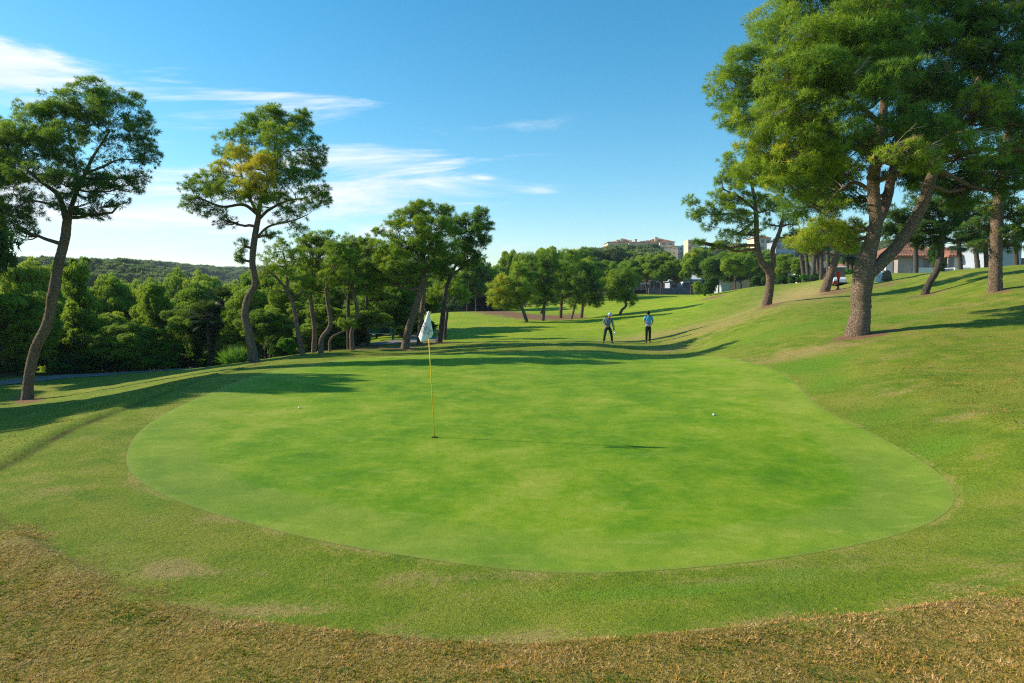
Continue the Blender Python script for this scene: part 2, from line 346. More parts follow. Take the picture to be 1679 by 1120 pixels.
def ATTR(t, n):
    a = t.nodes.new('ShaderNodeAttribute'); a.attribute_name = n; return a.outputs['Fac']
def ground_material():
    m = bpy.data.materials.new('turf'); m.use_nodes = True; t = m.node_tree; b = t.nodes['Principled BSDF']
    b.inputs['Roughness'].default_value = .9; b.inputs['Specular IOR Level'].default_value = .12
    g = t.nodes.new('ShaderNodeNewGeometry'); vec = g.outputs['Position']
    nA = NOISE(t, vec, .35, 4); nB = NOISE(t, vec, 1.7, 5, .6); nC = NOISE(t, vec, 16, 4, .7); nD = NOISE(t, vec, 70, 3, .7)
    mott = MATH(t, 'ADD', MATH(t, 'MULTIPLY', nB, .6), MATH(t, 'MULTIPLY', nC, .4))
    base = RAMP(t, mott, [(.30, (.080, .180, .006)), (.5, (.185, .260, .014)), (.70, (.38, .33, .055))])
    base = MIX(t, SMOOTH(t, nA, .42, .62, 0, .55), base, MIX(t, nC, (.24, .27, .022), (.38, .35, .06)))
    base = MIX(t, SMOOTH(t, NOISE(t, vec, .8, 5, .65), .52, .66, 0, .6), base, (.10, .20, .014))
    base = MIX(t, MATH(t, 'MULTIPLY', ATTR(t, 'fair'), .85), base, RAMP(t, MATH(t, 'ADD', MATH(t, 'MULTIPLY', nA, .5), MATH(t, 'MULTIPLY', nB, .5)), [(.35, (.17, .34, .008)), (.5, (.29, .41, .012)), (.65, (.44, .46, .04))]))
    dryf = SMOOTH(t, MATH(t, 'ADD', MATH(t, 'MULTIPLY', ATTR(t, 'dry'), 1.25), MATH(t, 'MULTIPLY', MATH(t, 'SUBTRACT', mott, .5), 4.2)), .05, 1.25, 0, .85)
    c = MIX(t, dryf, base, MIX(t, nC, (.36, .24, .09), (.50, .36, .15)))
    lf = SMOOTH(t, MATH(t, 'ADD', ATTR(t, 'lush'), MATH(t, 'MULTIPLY', MATH(t, 'SUBTRACT', mott, .5), 3.6)), .1, 1.3, 0, .85)
    c = MIX(t, lf, c, MIX(t, nC, (.10, .235, .010), (.17, .33, .018)))
    # long rough: tan thatch with olive
    lr = ATTR(t, 'longg')
    thatch = RAMP(t, MATH(t, 'ADD', MATH(t, 'MULTIPLY', nC, .55), MATH(t, 'MULTIPLY', nD, .45)), [(.34, (.06, .055, .01)), (.48, (.27, .18, .035)), (.62, (.50, .32, .11))])
    c = MIX(t, MATH(t, 'MULTIPLY', lr, .85), c, thatch)
    # thin yellow-tan seam along the collar
    e = MATH(t, 'ABSOLUTE', MATH(t, 'SUBTRACT', ATTR(t, 'edge'), .05))
    c = MIX(t, MATH(t, 'MULTIPLY', SMOOTH(t, e, .07, .0), SMOOTH(t, nB, .45, .62, .05, .6)), c, (.42, .36, .10))
    sf = SMOOTH(t, MATH(t, 'ADD', ATTR(t, 'soil'), MATH(t, 'MULTIPLY', MATH(t, 'SUBTRACT', mott, .5), 3.2)), .30, .85)
    c = MIX(t, sf, c, MIX(t, nC, (.20, .10, .055), (.34, .19, .11)))
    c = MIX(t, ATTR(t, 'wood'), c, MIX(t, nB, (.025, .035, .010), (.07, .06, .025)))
    ln = MATH(t, 'ABSOLUTE', MATH(t, 'ADD', ATTR(t, 'rough'), MATH(t, 'MULTIPLY', MATH(t, 'SUBTRACT', nC, .5), .12)))
    c = MIX(t, MATH(t, 'MULTIPLY', SMOOTH(t, ln, .08, .02), MATH(t, 'MULTIPLY', ATTR(t, 'rimline'), .8)), c, (.10, .075, .02))
    # fine grain
    nE = NOISE(t, vec, 34, 4, .8)
    c = MIX(t, SMOOTH(t, nE, .56, .34, 0, .85), c, MIX(t, .65, c, (.03, .05, .004)))
    c = MIX(t, SMOOTH(t, nD, .52, .70, 0, .5), c, MIX(t, .5, c, (.42, .40, .12)))
    t.links.new(c, b.inputs['Base Color'])
    bn = t.nodes.new('ShaderNodeBump'); bn.inputs['Distance'].default_value = .05; bn.inputs['Strength'].default_value = 1.0
    hgt = MATH(t, 'ADD', MATH(t, 'MULTIPLY', nC, MATH(t, 'ADD', MATH(t, 'MULTIPLY', lr, 1.2), .5)), MATH(t, 'MULTIPLY', nD, .45))
    t.links.new(hgt, bn.inputs['Height']); t.links.new(bn.outputs[0], b.inputs['Normal'])
    return m
def green_material():
    m = bpy.data.materials.new('putting_turf'); m.use_nodes = True; t = m.node_tree; b = t.nodes['Principled BSDF']
    b.inputs['Roughness'].default_value = .85; b.inputs['Specular IOR Level'].default_value = .15
    g = t.nodes.new('ShaderNodeNewGeometry'); vec = g.outputs['Position']
    mp = t.nodes.new('ShaderNodeMapping'); mp.inputs['Scale'].default_value = (1, .8, 1); t.links.new(vec, mp.inputs[0]); v2 = mp.outputs[0]
    nA = NOISE(t, v2, .22, 4, .5); nB = NOISE(t, v2, 1.1, 5, .6, .4); nC = NOISE(t, v2, 7, 4, .65); nD = NOISE(t, vec, 60, 4, .85)
    f = MATH(t, 'ADD', MATH(t, 'ADD', MATH(t, 'MULTIPLY', nA, .38), MATH(t, 'MULTIPLY', nB, .42)), MATH(t, 'MULTIPLY', nC, .2))
    c = RAMP(t, f, [(.36, (.070, .195, .002)), (.45, (.130, .270, .003)), (.53, (.215, .330, .010)), (.64, (.37, .40, .055))])
    # greyer, bluer collar along the rim where the mower turns
    rim = MATH(t, 'MULTIPLY', SMOOTH(t, MATH(t, 'ADD', ATTR(t, 'edge'), MATH(t, 'MULTIPLY', nB, .5)), -1.0, -.6), SMOOTH(t, nA, .62, .38, .35, 1))
    c = MIX(t, MATH(t, 'MULTIPLY', rim, .5), c, MIX(t, nB, (.19, .265, .03), (.30, .335, .07)))
    s = SMOOTH(t, ATTR(t, 'edge'), -.10, .0)
    c = MIX(t, MATH(t, 'MULTIPLY', s, .45), c, (.25, .26, .06))
    dr = SMOOTH(t, MATH(t, 'ADD', ATTR(t, 'dry'), MATH(t, 'MULTIPLY', MATH(t, 'SUBTRACT', nB, .5), 1.2)), .2, 1.0, 0, .7)
    c = MIX(t, dr, c, (.22, .22, .05))
    c = MIX(t, SMOOTH(t, nD, .58, .38, 0, .6), c, MIX(t, .55, c, (.05, .10, .005)))
    vo = t.nodes.new('ShaderNodeTexVoronoi'); vo.inputs['Scale'].default_value = 2.6; t.links.new(vec, vo.inputs['Vector'])
    c = MIX(t, MATH(t, 'MULTIPLY', SMOOTH(t, vo.outputs['Distance'], .075, .03), SMOOTH(t, nB, .48, .56, 0, .55)), c, (.20, .22, .05))
    st = t.nodes.new('ShaderNodeMapping'); st.inputs['Scale'].default_value = (.8, 1.7, 1); t.links.new(vec, st.inputs[0])
    c = MIX(t, SMOOTH(t, NOISE(t, st.outputs[0], 2.3, 5, .65, .6), .50, .70, 0, .30), c, (.36, .40, .07))
    t.links.new(c, b.inputs['Base Color'])
    bn = t.nodes.new('ShaderNodeBump'); bn.inputs['Distance'].default_value = .008; bn.inputs['Strength'].default_value = .8
    t.links.new(MATH(t, 'ADD', nD, MATH(t, 'MULTIPLY', nC, .8)), bn.inputs['Height']); t.links.new(bn.outputs[0], b.inputs['Normal'])
    return m
turf = ground_material()
me_f = GF
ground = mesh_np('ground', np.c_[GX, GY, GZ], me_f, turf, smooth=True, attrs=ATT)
# small cap under the camera
import bmesh
bm = bmesh.new(); bm.from_mesh(ground.data); bm.verts.ensure_lookup_table(); cc = bm.verts[cidx]
for k in range(na): bm.faces.new((bm.verts[(k+1) % na], bm.verts[k], cc))
bm.normal_update(); bm.to_mesh(ground.data); bm.free()
tag(ground, kind='structure')
# putting green: its own sheet on the plateau
cen = np.array((1.0, 15.0)); rings = 105
tt = np.linspace(0, 1, rings)[:, None, None]**.7
dense = np.concatenate([np.linspace(green_poly[k], green_poly[(k+1) % len(green_poly)], 4, endpoint=False) for k in range(len(green_poly))])
pts = cen+(dense[None]-cen)*tt; gx, gy = pts[..., 0], pts[..., 1]
ng = len(dense); zz = H(gx.ravel(), gy.ravel())
GV = np.c_[gx.ravel(), gy.ravel(), zz+.0015+.006*sm(-sdf(green_poly, gx.ravel(), gy.ravel()), 0, .12)]
i = np.arange(ng); j = np.arange(rings-1)[:, None]
PF = np.stack([j*ng+i, (j+1)*ng+i, (j+1)*ng+(i+1) % ng, j*ng+(i+1) % ng], -1).reshape(-1, 4)
pg = mesh_np('putting_green', GV, PF, green_material(), smooth=True, attrs=dict(edge=sdf(green_poly, GV[:, 0], GV[:, 1]), dry=blobs(dry_list+[(900, 690, 200, 10, .3), (480, 830, 120, 10, .3)], GV[:, 0], GV[:, 1])))
tag(pg, kind='structure')

# cart path
def ribbon(name, pts, width, mat, lift, n=140, kind='structure'):
    p, _ = resample([(x, y, 0) for x, y in pts], [1]*len(pts), n); T = np.gradient(p, axis=0); T /= np.linalg.norm(T, axis=1)[:, None]
    N = np.c_[-T[:, 1], T[:, 0]]; cols = np.linspace(-.5, .5, 9)
    XY = p[:, None, :2]+N[:, None]*cols[None, :, None]*width; z = H(XY[..., 0], XY[..., 1])+lift
    z = z*.5+np.median(z, axis=1, keepdims=True)*.5; z = np.maximum(z, H(XY[..., 0], XY[..., 1])+.015)
    V = np.concatenate([XY, z[..., None]], -1).reshape(-1, 3); k = 9
    i = np.arange(k-1); j = np.arange(n-1)[:, None]
    Fq = np.stack([j*k+i, j*k+i+1, (j+1)*k+i+1, (j+1)*k+i], -1).reshape(-1, 4)[:, ::-1]
    o = mesh_np(name, V, Fq, mat, smooth=True); tag(o, kind=kind); return o
asphalt = MAT('asphalt', (.16, .15, .145), .9, (60, .006), (3, (.22, .205, .19)))
path_pts = [(-60, -20), (-45, 5), (-44, 24), (-35, 30), tuple(P(0, 632, 36.5)[:2]), tuple(P(150, 620, 40.5)[:2]), tuple(P(340, 604, 44.5)[:2]), (-14.5, 44.2), (-9.2, 42.2), (-7.2, 43.2), (-6.0, 45.5), (-7.0, 50), (-11, 60), (-13.5, 75), (-11.5, 92), (-4, 106)]
ribbon('cart_path', path_pts, 2.3, asphalt, .03)

# ------------------------------------------------------------------ vegetation
def leaf_mat(name, stops, trans=.32, rnd=.12, soft=.4):
    m = bpy.data.materials.new(name); m.use_nodes = True; t = m.node_tree; t.nodes.clear()
    o = t.nodes.new('ShaderNodeOutputMaterial'); d = t.nodes.new('ShaderNodeBsdfPrincipled'); tr = t.nodes.new('ShaderNodeBsdfTranslucent'); mx = t.nodes.new('ShaderNodeMixShader')
    d.inputs['Roughness'].default_value = .55; d.inputs['Specular IOR Level'].default_value = .25
    oi = t.nodes.new('ShaderNodeObjectInfo')
    f = MATH(t, 'ADD', ATTR(t, 'tint'), MATH(t, 'MULTIPLY', MATH(t, 'SUBTRACT', oi.outputs['Random'], .5), rnd*2))
    c = RAMP(t, f, stops)
    t.links.new(c, d.inputs['Base Color'])
    c2 = MIX(t, .35, c, (.30, .42, .02)); t.links.new(c2, tr.inputs[0])
    if soft:      # needles of one spray share part of the spray's outward normal
        an = t.nodes.new('ShaderNodeAttribute'); an.attribute_name = 'nrm'; vt = t.nodes.new('ShaderNodeVectorTransform'); vt.vector_type = 'NORMAL'; vt.convert_from = 'OBJECT'; vt.convert_to = 'WORLD'
        t.links.new(an.outputs['Vector'], vt.inputs[0]); gg = t.nodes.new('ShaderNodeNewGeometry'); s1 = t.nodes.new('ShaderNodeVectorMath'); s1.operation = 'SCALE'; s1.inputs[3].default_value = soft
        nz = t.nodes.new('ShaderNodeVectorMath'); nz.operation = 'NORMALIZE'; t.links.new(vt.outputs[0], nz.inputs[0]); t.links.new(nz.outputs[0], s1.inputs[0])
        s2 = t.nodes.new('ShaderNodeVectorMath'); s2.operation = 'SCALE'; s2.inputs[3].default_value = 1-soft; t.links.new(gg.outputs['Normal'], s2.inputs[0])
        ad = t.nodes.new('ShaderNodeVectorMath'); ad.operation = 'ADD'; t.links.new(s1.outputs[0], ad.inputs[0]); t.links.new(s2.outputs[0], ad.inputs[1])
        n3 = t.nodes.new('ShaderNodeVectorMath'); n3.operation = 'NORMALIZE'; t.links.new(ad.outputs[0], n3.inputs[0]); t.links.new(n3.outputs[0], d.inputs['Normal'])
    mx.inputs[0].default_value = trans; t.links.new(d.outputs[0], mx.inputs[1]); t.links.new(tr.outputs[0], mx.inputs[2]); t.links.new(mx.outputs[0], o.inputs[0])
    return m
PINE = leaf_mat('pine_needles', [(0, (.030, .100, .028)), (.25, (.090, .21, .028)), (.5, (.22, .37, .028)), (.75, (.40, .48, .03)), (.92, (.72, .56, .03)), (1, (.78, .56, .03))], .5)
BUSH = leaf_mat('broad_leaves', [(0, (.015, .05, .012)), (.35, (.03, .11, .014)), (.7, (.07, .26, .014)), (1, (.14, .36, .02))], .4)
WOODM = leaf_mat('woodland_leaves', [(0, (.035, .095, .020)), (.3, (.11, .235, .028)), (.6, (.27, .41, .034)), (1, (.47, .53, .045))], .5, .25)
FARM = leaf_mat('distant_leaves', [(0, (.04, .085, .035)), (.5, (.12, .18, .05)), (1, (.22, .26, .065))], .35, .3)
PALMM = leaf_mat('palm_leaves', [(0, (.008, .035, .016)), (.5, (.02, .07, .022)), (1, (.08, .13, .03))], .2, .12, 0)
def bark_mat(name, a, b_, c_, sc_=1.0):
    m = bpy.data.materials.new(name); m.use_nodes = True; t = m.node_tree; b = t.nodes['Principled BSDF']
    b.inputs['Roughness'].default_value = .92; b.inputs['Specular IOR Level'].default_value = .15
    g = t.nodes.new('ShaderNodeTexCoord'); mp = t.nodes.new('ShaderNodeMapping'); mp.inputs['Scale'].default_value = (1, 1, .42); t.links.new(g.outputs['Object'], mp.inputs[0])
    v = t.nodes.new('ShaderNodeTexVoronoi'); v.inputs['Scale'].default_value = 30*sc_; v.feature = 'DISTANCE_TO_EDGE'
    nn = NOISE(t, mp.outputs[0], 5*sc_, 5, .7); n2_ = NOISE(t, mp.outputs[0], 26*sc_, 4, .7)
    vm = t.nodes.new('ShaderNodeVectorMath'); vm.operation = 'ADD'; t.links.new(mp.outputs[0], vm.inputs[0])
    sc3 = t.nodes.new('ShaderNodeVectorMath'); sc3.operation = 'SCALE'; sc3.inputs[3].default_value = .12; t.links.new(NOISE_C(t, mp.outputs[0], 8*sc_), sc3.inputs[0]); t.links.new(sc3.outputs[0], vm.inputs[1])
    t.links.new(vm.outputs[0], v.inputs['Vector'])
    crack = SMOOTH(t, v.outputs['Distance'], .02, .16)
    c = RAMP(t, MATH(t, 'ADD', MATH(t, 'MULTIPLY', nn, .6), MATH(t, 'MULTIPLY', n2_, .4)), [(.32, a), (.5, b_), (.68, c_)])
    c = MIX(t, crack, (a[0]*.85, a[1]*.83, a[2]*.8), c)
    t.links.new(c, b.inputs['Base Color'])
    bn = t.nodes.new('ShaderNodeBump'); bn.inputs['Distance'].default_value = .03; bn.inputs['Strength'].default_value = 1
    t.links.new(MATH(t, 'ADD', crack, MATH(t, 'MULTIPLY', n2_, .7)), bn.inputs['Height']); t.links.new(bn.outputs[0], b.inputs['Normal'])
    return m
def NOISE_C(t, vec, s_):
    n = t.nodes.new('ShaderNodeTexNoise'); n.inputs['Scale'].default_value = s_; t.links.new(vec, n.inputs['Vector']); return n.outputs['Color']
BARK = bark_mat('pine_bark', (.17, .115, .08), (.30, .215, .155), (.42, .32, .24))
BARKD = bark_mat('dark_bark', (.08, .065, .055), (.16, .13, .105), (.27, .22, .18))
PALMT = bark_mat('palm_bark', (.09, .07, .055), (.19, .16, .13), (.30, .26, .21), 2)

def tufts(Pt, D, S, k, wr, rng, T, spread=.75, straight=.9):
    n = len(Pt)
    d = D[:, None]*straight+rng.normal(size=(n, k, 3))*spread; d /= np.linalg.norm(d, axis=2)[..., None]+1e-9
    L = S[:, None]*rng.uniform(.65, 1.25, (n, k))
    q = rng.normal(size=(n, k, 3)); sd = np.cross(d, q); sd /= np.linalg.norm(sd, axis=2)[..., None]+1e-9; sd *= (S*wr)[:, None, None]
    b = Pt[:, None]+d*(L*.12)[..., None]
    V = np.stack([b-sd*.5, b+sd*.5, Pt[:, None]+d*L[..., None]], 2).reshape(-1, 3)
    Fq = np.arange(len(V)).reshape(-1, 3)
    tt_ = np.repeat(np.clip(T+rng.normal(0, .085, n), 0, 1), k*3)
    tufts.N = np.repeat(D, k*3, 0)
    return V, Fq, tt_
def crown_points(lobes, size, rng, dens=1.0, up=.25, puffr=.31, fill=.25):
    """lobes: (centre, (rx,ry,rz), tint, density) -> tuft positions, directions, tints and puff centres"""
    PP, DD, TT, puffs = [], [], [], []
    for (c, r, tint, dn) in lobes:
        c = np.asarray(c); r = np.asarray(r); rm = r.mean()
        npf = int(27*(.8+.4*rng.random())*min(1.6, max(.6, dn)))
        q = rng.normal(size=(npf, 3)); q[:, 2] += up; q /= np.linalg.norm(q, axis=1)[:, None]
        rad = rng.uniform(.12, 1.0, npf)[:, None]**.5
        out_ = rng.random(npf) < .22; rad[out_] = rng.uniform(1.0, 1.28, (out_.sum(), 1)); pc = c+q*r*rad; pr = rm*puffr*rng.uniform(.6, 1.35, npf); pr[out_] *= .55
        area = 4*math.pi*pr**2; nt_ = np.maximum(6, (area/(size*size)*1.25*dens*dn)).astype(int)
        for a, b_, k, qq in zip(pc, pr, nt_, q):
            s_ = rng.normal(size=(k, 3)); s_ += qq*.5; s_[:, 2] += up; s_ /= np.linalg.norm(s_, axis=1)[:, None]
            sh = np.array((1.08, 1.08, .60))
            p = a+s_*b_*sh*(rng.uniform(fill, 1.12, k)[:, None]**.6)
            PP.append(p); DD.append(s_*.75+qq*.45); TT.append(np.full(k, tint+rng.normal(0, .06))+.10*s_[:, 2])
            puffs.append((a, b_, c))
    return np.concatenate(PP), np.concatenate(DD), np.concatenate(TT), puffs
def limb(a, b, r0, r1, rng, n=7, bow=.12, seg=5):
    a = np.asarray(a, float); b = np.asarray(b, float); L = np.linalg.norm(b-a)
    t = np.linspace(0, 1, n)[:, None]; off = rng.normal(size=3)*L*bow; off[2] = -abs(off[2])*.6
    p = a+(b-a)*t+off*np.sin(t*math.pi)+rng.normal(size=(n, 3))*L*.018*np.sin(t*math.pi)
    return tube_arrays(p, r0+(r1-r0)*t[:, 0], seg)

def near_tree(label, Y, trunks, lobes, group=None, size=None, k=11, wr=.098, dens=1.1, bark=None, leaves=None, seed=1, name='pine_tree', puffr=.31, dead=0, fill=.25, depth=1.0, boughs=(), rs=.85):
    rng = np.random.default_rng(seed); bark = bark or BARK; leaves = leaves or PINE; px = Y/F
    size = size or max(.12, .0052*Y)
    u0, v0 = trunks[0][0][:2]; base = np.array((P(u0, v0, Y)[0], Y, 0)); base[2] = gz(base[0], Y)
    root = empty(name, tuple(base), label=label, cat='tree', group=group)
    nodes = []; allt = []
    def toworld(q):
        p = P(q[0], q[1], Y+(q[3] if len(q) > 3 else 0)); return p-base
    for ti, tr in enumerate(trunks):
        pts = np.array([toworld(q) for q in tr]); rad = np.array([q[2] for q in tr])*px*rs
        if ti == 0:
            pts[0, 2] = 0; pts = np.r_[[pts[0]-np.array((0, 0, .25))], pts]; rad = np.r_[rad[0]*1.3, rad]; rad[1] *= 1.12
        p, r_ = resample(pts, rad, max(14, int(len(pts)*8)))
        allt.append(tube_arrays(p, r_, 16 if ti == 0 else 12, .035, rng)); nodes += list(zip(p[len(p)//(3 if ti == 0 else 4):], r_[len(p)//(3 if ti == 0 else 4):]))
    V, Fq = join_arrays(allt); mesh_np('trunk', V, Fq, bark, root, smooth=True)
    L = []
    for lb in lobes:
        u, v, ru, rv = lb[:4]; dY = lb[4] if len(lb) > 4 else 0; ti = lb[5] if len(lb) > 5 else .42; dn = lb[6] if len(lb) > 6 else 1.0
        c = P(u, v, Y+dY)-base; s_ = (Y+dY)/F
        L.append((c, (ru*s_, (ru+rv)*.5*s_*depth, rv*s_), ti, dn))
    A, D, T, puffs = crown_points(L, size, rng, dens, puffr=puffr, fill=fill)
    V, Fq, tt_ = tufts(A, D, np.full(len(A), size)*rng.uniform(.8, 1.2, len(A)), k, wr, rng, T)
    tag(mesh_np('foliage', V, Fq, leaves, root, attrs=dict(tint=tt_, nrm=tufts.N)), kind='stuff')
    br = []; npos = np.array([q[0] for q in nodes]); nrad = np.array([q[1] for q in nodes])
    for (c, r, ti, dn) in L:
        d = np.linalg.norm((npos-c)*np.array((1, 1, 1.0)), axis=1)+np.maximum(0, npos[:, 2]-c[2]+.1)*2.5
        q = int(np.argmin(d)); rr = min(nrad[q]*.55, .06+.012*np.linalg.norm(c-npos[q])+.02*np.mean(r))
        br.append(limb(npos[q], c, rr, rr*.45, rng, 9, .1, 6))
        mine = [p for p in puffs if np.allclose(p[2], c)]
        for (a, b_, _) in mine:
            st = npos[q]+(c-npos[q])*rng.uniform(.55, 1.0)
            br.append(limb(st, a, rr*.38, rr*.1, rng, 5, .1, 4))
            if px < .045:
                for _k in range(3):
                    e = a+rng.normal(size=3)*b_*.7; br.append(limb(a, e, rr*.13, rr*.04, rng, 3, .05, 3))
    V, Fq = join_arrays(br); mesh_np('limbs', V, Fq, bark, root, smooth=True)
    for (u, v, dY, length, n_, droop) in boughs:        # bare dead sprays
        st = P(u, v, Y+dY)-base; bt = []
        main = rng.normal(size=3)*.25+np.array((droop[0], -.1, droop[1]))
        for _k in range(n_):
            dd = main+rng.normal(size=3)*.28; dd /= np.linalg.norm(dd); e = st+dd*length*rng.uniform(.5, 1)
            bt.append(limb(st, e, .009, .003, rng, 7, .05, 4))
            for _j in range(3):
                m_ = st+(e-st)*rng.uniform(.4, .9); bt.append(limb(m_, m_+(dd+rng.normal(size=3)*.5)*length*.25, .004, .002, rng, 4, .05, 3))
        V, Fq = join_arrays(bt); mesh_np('dead_twigs', V, Fq, DEADW, root)
    return root
DEADW = MAT('dead_wood', (.30, .25, .20), .9)

# --- left fairway pines
near_tree('tall leaning pine alone at the far left, its trunk swaying right above the cart path', 30,
    [[(45, 657, 12.6), (46.5, 630, 12), (51, 600, 12), (60, 568, 12), (75, 538, 12.4), (83, 512, 12), (85.5, 490, 12.2), (90, 471, 13.4), (93, 450, 11.8), (100, 418, 11.4), (107, 390, 10.8), (110, 366, 10.4), (113, 350, 8)],
     [(109, 366, 7), (103, 338, 6.5), (94, 318, 5.5, -.3), (70, 300, 4, -.6), (45, 280, 3, -.8)], [(112, 355, 6, .0), (124, 320, 5, .2), (140, 285, 4.5, .2), (150, 262, 3.5, .3), (165, 238, 2.5, .3), (180, 215, 2, .3)],
     [(140, 285, 3.5, .2), (165, 275, 3), (195, 262, 2), (222, 262, 1.5)], [(124, 320, 3.5), (126, 280, 3), (118, 245, 2), (112, 220, 1.5)], [(103, 338, 4, 0), (85, 335, 3, -.3), (50, 330, 2.5, -.6), (20, 345, 2, -.5)]],
    [(66, 205, 42, 32, 0, .5), (105, 180, 42, 30, .4, .45), (150, 168, 42, 30, 0, .42), (195, 182, 36, 30, -.3, .38), (228, 210, 26, 30, 0, .35), (238, 250, 20, 26, .3, .33, .9), (40, 235, 36, 30, -.6, .52), (90, 225, 36, 26, -1.0, .40), (150, 205, 36, 22, .9, .36, .8), (195, 222, 28, 18, .3, .32, .7),
     (5, 255, 38, 38, .3, .40), (-30, 280, 45, 45, .6, .35), (20, 300, 45, 36, -.4, .36), (70, 290, 40, 28, -1.0, .33), (120, 300, 38, 24, -1.2, .28), (160, 312, 34, 22, -.6, .26), (205, 305, 26, 18, .1, .26, .8), (230, 290, 16, 14, .5, .28, .7), (128, 338, 34, 14, -.6, .22, .8), (160, 350, 22, 10, -.1, .2, .7),
     (10, 350, 36, 28, -.3, .30), (-30, 340, 36, 36, .2, .28), (34, 378, 26, 15, -.1, .33, .9), (55, 345, 24, 18, -.4, .26, .7), (-45, 300, 40, 45, .9, .3), (195, 335, 16, 12, 0, .25, .6), (175, 238, 34, 22, .5, .34, .5), (118, 212, 40, 26, .6, .4, .8), (62, 252, 44, 30, .2, .38, .8), (172, 275, 38, 18, .4, .3, .5), (214, 268, 24, 18, 0, .32, .6), (-10, 225, 36, 26, 0, .44), (100, 262, 36, 20, .6, .3, .7)],
    seed=11, rs=.65, boughs=[(168, 330, -.4, .55, 6, (.1, -1)), (180, 335, -.2, .5, 4, (.25, -1))], dens=.9)
near_tree('tall pine with patches of yellowed needles in mid crown, left rear of the green', 33,
    [[(417, 595, 11), (409, 550, 9.3), (402, 517, 9), (406, 491, 8.5), (418, 466, 7.5), (414, 431, 7.2), (417, 395, 7), (424, 354, 6)], [(424, 354, 5), (428, 330, 4.5), (440, 300, 3.5), (450, 265, 2.5), (450, 225, 1.5)], [(424, 354, 4), (412, 330, 3.5), (400, 300, 2.5), (392, 270, 1.5)],
     [(423, 352, 4), (400, 336, 3.5), (365, 339, 2.8), (330, 326, 1.8)], [(424, 360, 4), (440, 345, 3.2), (470, 330, 2.5), (500, 325, 1.5)], [(417, 395, 3), (440, 372, 2.5), (480, 362, 1.8), (505, 352, 1)]],
    [(440, 192, 28, 20, 0, .42), (476, 205, 26, 24, .5, .40), (500, 200, 14, 16, .6, .34), (415, 215, 28, 24, -.3, .46), (375, 240, 26, 22, 0, .45), (455, 228, 34, 26, -1.2, .55), (395, 262, 30, 20, -1.4, .84), (428, 275, 36, 15, -2.2, .93), (415, 300, 30, 16, -2.3, .9), (357, 278, 20, 13, -1.2, .82), (455, 262, 26, 20, -1.4, .52),
     (350, 300, 24, 18, -.6, .50), (500, 245, 30, 26, .2, .30), (522, 268, 14, 18, .6, .28), (495, 285, 28, 22, -.3, .24), (470, 300, 32, 22, -1.1, .36), (385, 312, 28, 18, -1.2, .62), (420, 322, 32, 18, -1.3, .52), (313, 308, 18, 17, .3, .30), (318, 335, 18, 14, .2, .28), (345, 345, 20, 12, .1, .3, .8), (370, 362, 18, 10, 0, .3, .7), (455, 335, 26, 16, -.5, .4, .8),
     (515, 315, 22, 16, .2, .34), (532, 328, 10, 10, .2, .36), (500, 340, 22, 12, 0, .36, .8), (470, 360, 26, 12, -.3, .34, .7), (490, 378, 18, 10, .3, .3, .6), (440, 385, 18, 8, .3, .28, .5), (398, 402, 12, 12, 0, .30, .6), (394, 425, 7, 10, 0, .3, .6), (340, 320, 26, 14, 0, .3, .7)],
    seed=12, dens=.95, rs=.7)
near_tree('large central pine leaning right behind the flag, first of the pair on the fairway edge', 37,
    [[(664, 573, 7.5), (671, 537, 7), (683, 500, 6.2), (690, 471, 5.6), (693, 440, 5.2), (691, 414, 4)], [(692, 430, 3.5), (676, 405, 2.6), (655, 392, 1.6)], [(692, 425, 3.5), (706, 400, 2.6), (722, 380, 1.6)], [(691, 414, 3), (690, 385, 2), (694, 360, 1.2)]],
    [(688, 346, 20, 14, 0, .50), (665, 356, 18, 13, .2, .48), (710, 345, 20, 14, .3, .5), (730, 350, 14, 12, .5, .42), (652, 375, 20, 16, -.3, .55), (680, 372, 26, 18, -1, .58), (712, 375, 28, 20, -.8, .45), (640, 402, 22, 18, 0, .55), (665, 405, 24, 16, -1.2, .48), (735, 385, 20, 20, .2, .36),
     (700, 405, 30, 20, -.6, .36), (735, 412, 22, 18, .3, .30), (625, 428, 20, 14, .1, .58), (645, 440, 24, 15, -.6, .55), (612, 442, 12, 12, .1, .58), (665, 445, 22, 14, -.6, .46), (632, 462, 18, 9, 0, .5), (700, 438, 28, 12, -.3, .33), (722, 440, 18, 13, .3, .28), (620, 381, 8, 5, 0, .4, .7), (675, 462, 14, 9, 0, .4, .7)],
    seed=13)
near_tree('slim pine leaning right, its crown merging with the large central pine', 42,
    [[(720, 563, 5.5), (724, 535, 5), (728, 500, 4.5), (731, 475, 4), (740, 451, 3.2)], [(740, 451, 3), (752, 425, 2.2), (762, 400, 1.4)], [(740, 451, 2.5), (762, 435, 1.8), (778, 415, 1)]],
    [(766, 358, 18, 13, 0, .42), (788, 352, 11, 10, .2, .42), (795, 372, 11, 10, 0, .44), (775, 378, 22, 14, -.4, .4), (750, 375, 20, 18, 0, .34), (782, 400, 17, 12, 0, .38), (796, 393, 8, 8, 0, .4), (760, 405, 24, 16, -.3, .32), (768, 425, 22, 13, 0, .30), (745, 430, 18, 14, 0, .28), (730, 450, 16, 9, .2, .26), (780, 421, 8, 8, 0, .34, .7)],
    seed=14, bark=BARKD)
near_tree('pale straight pine trunk standing just behind the large central pine', 41,
    [[(688, 567, 5.5), (690, 530, 5), (694, 490, 4.6), (696, 450, 4), (697, 425, 3)]], [(700, 410, 26, 18, 1, .3), (680, 425, 22, 15, 1, .3), (715, 428, 24, 14, 1, .28)], seed=15)
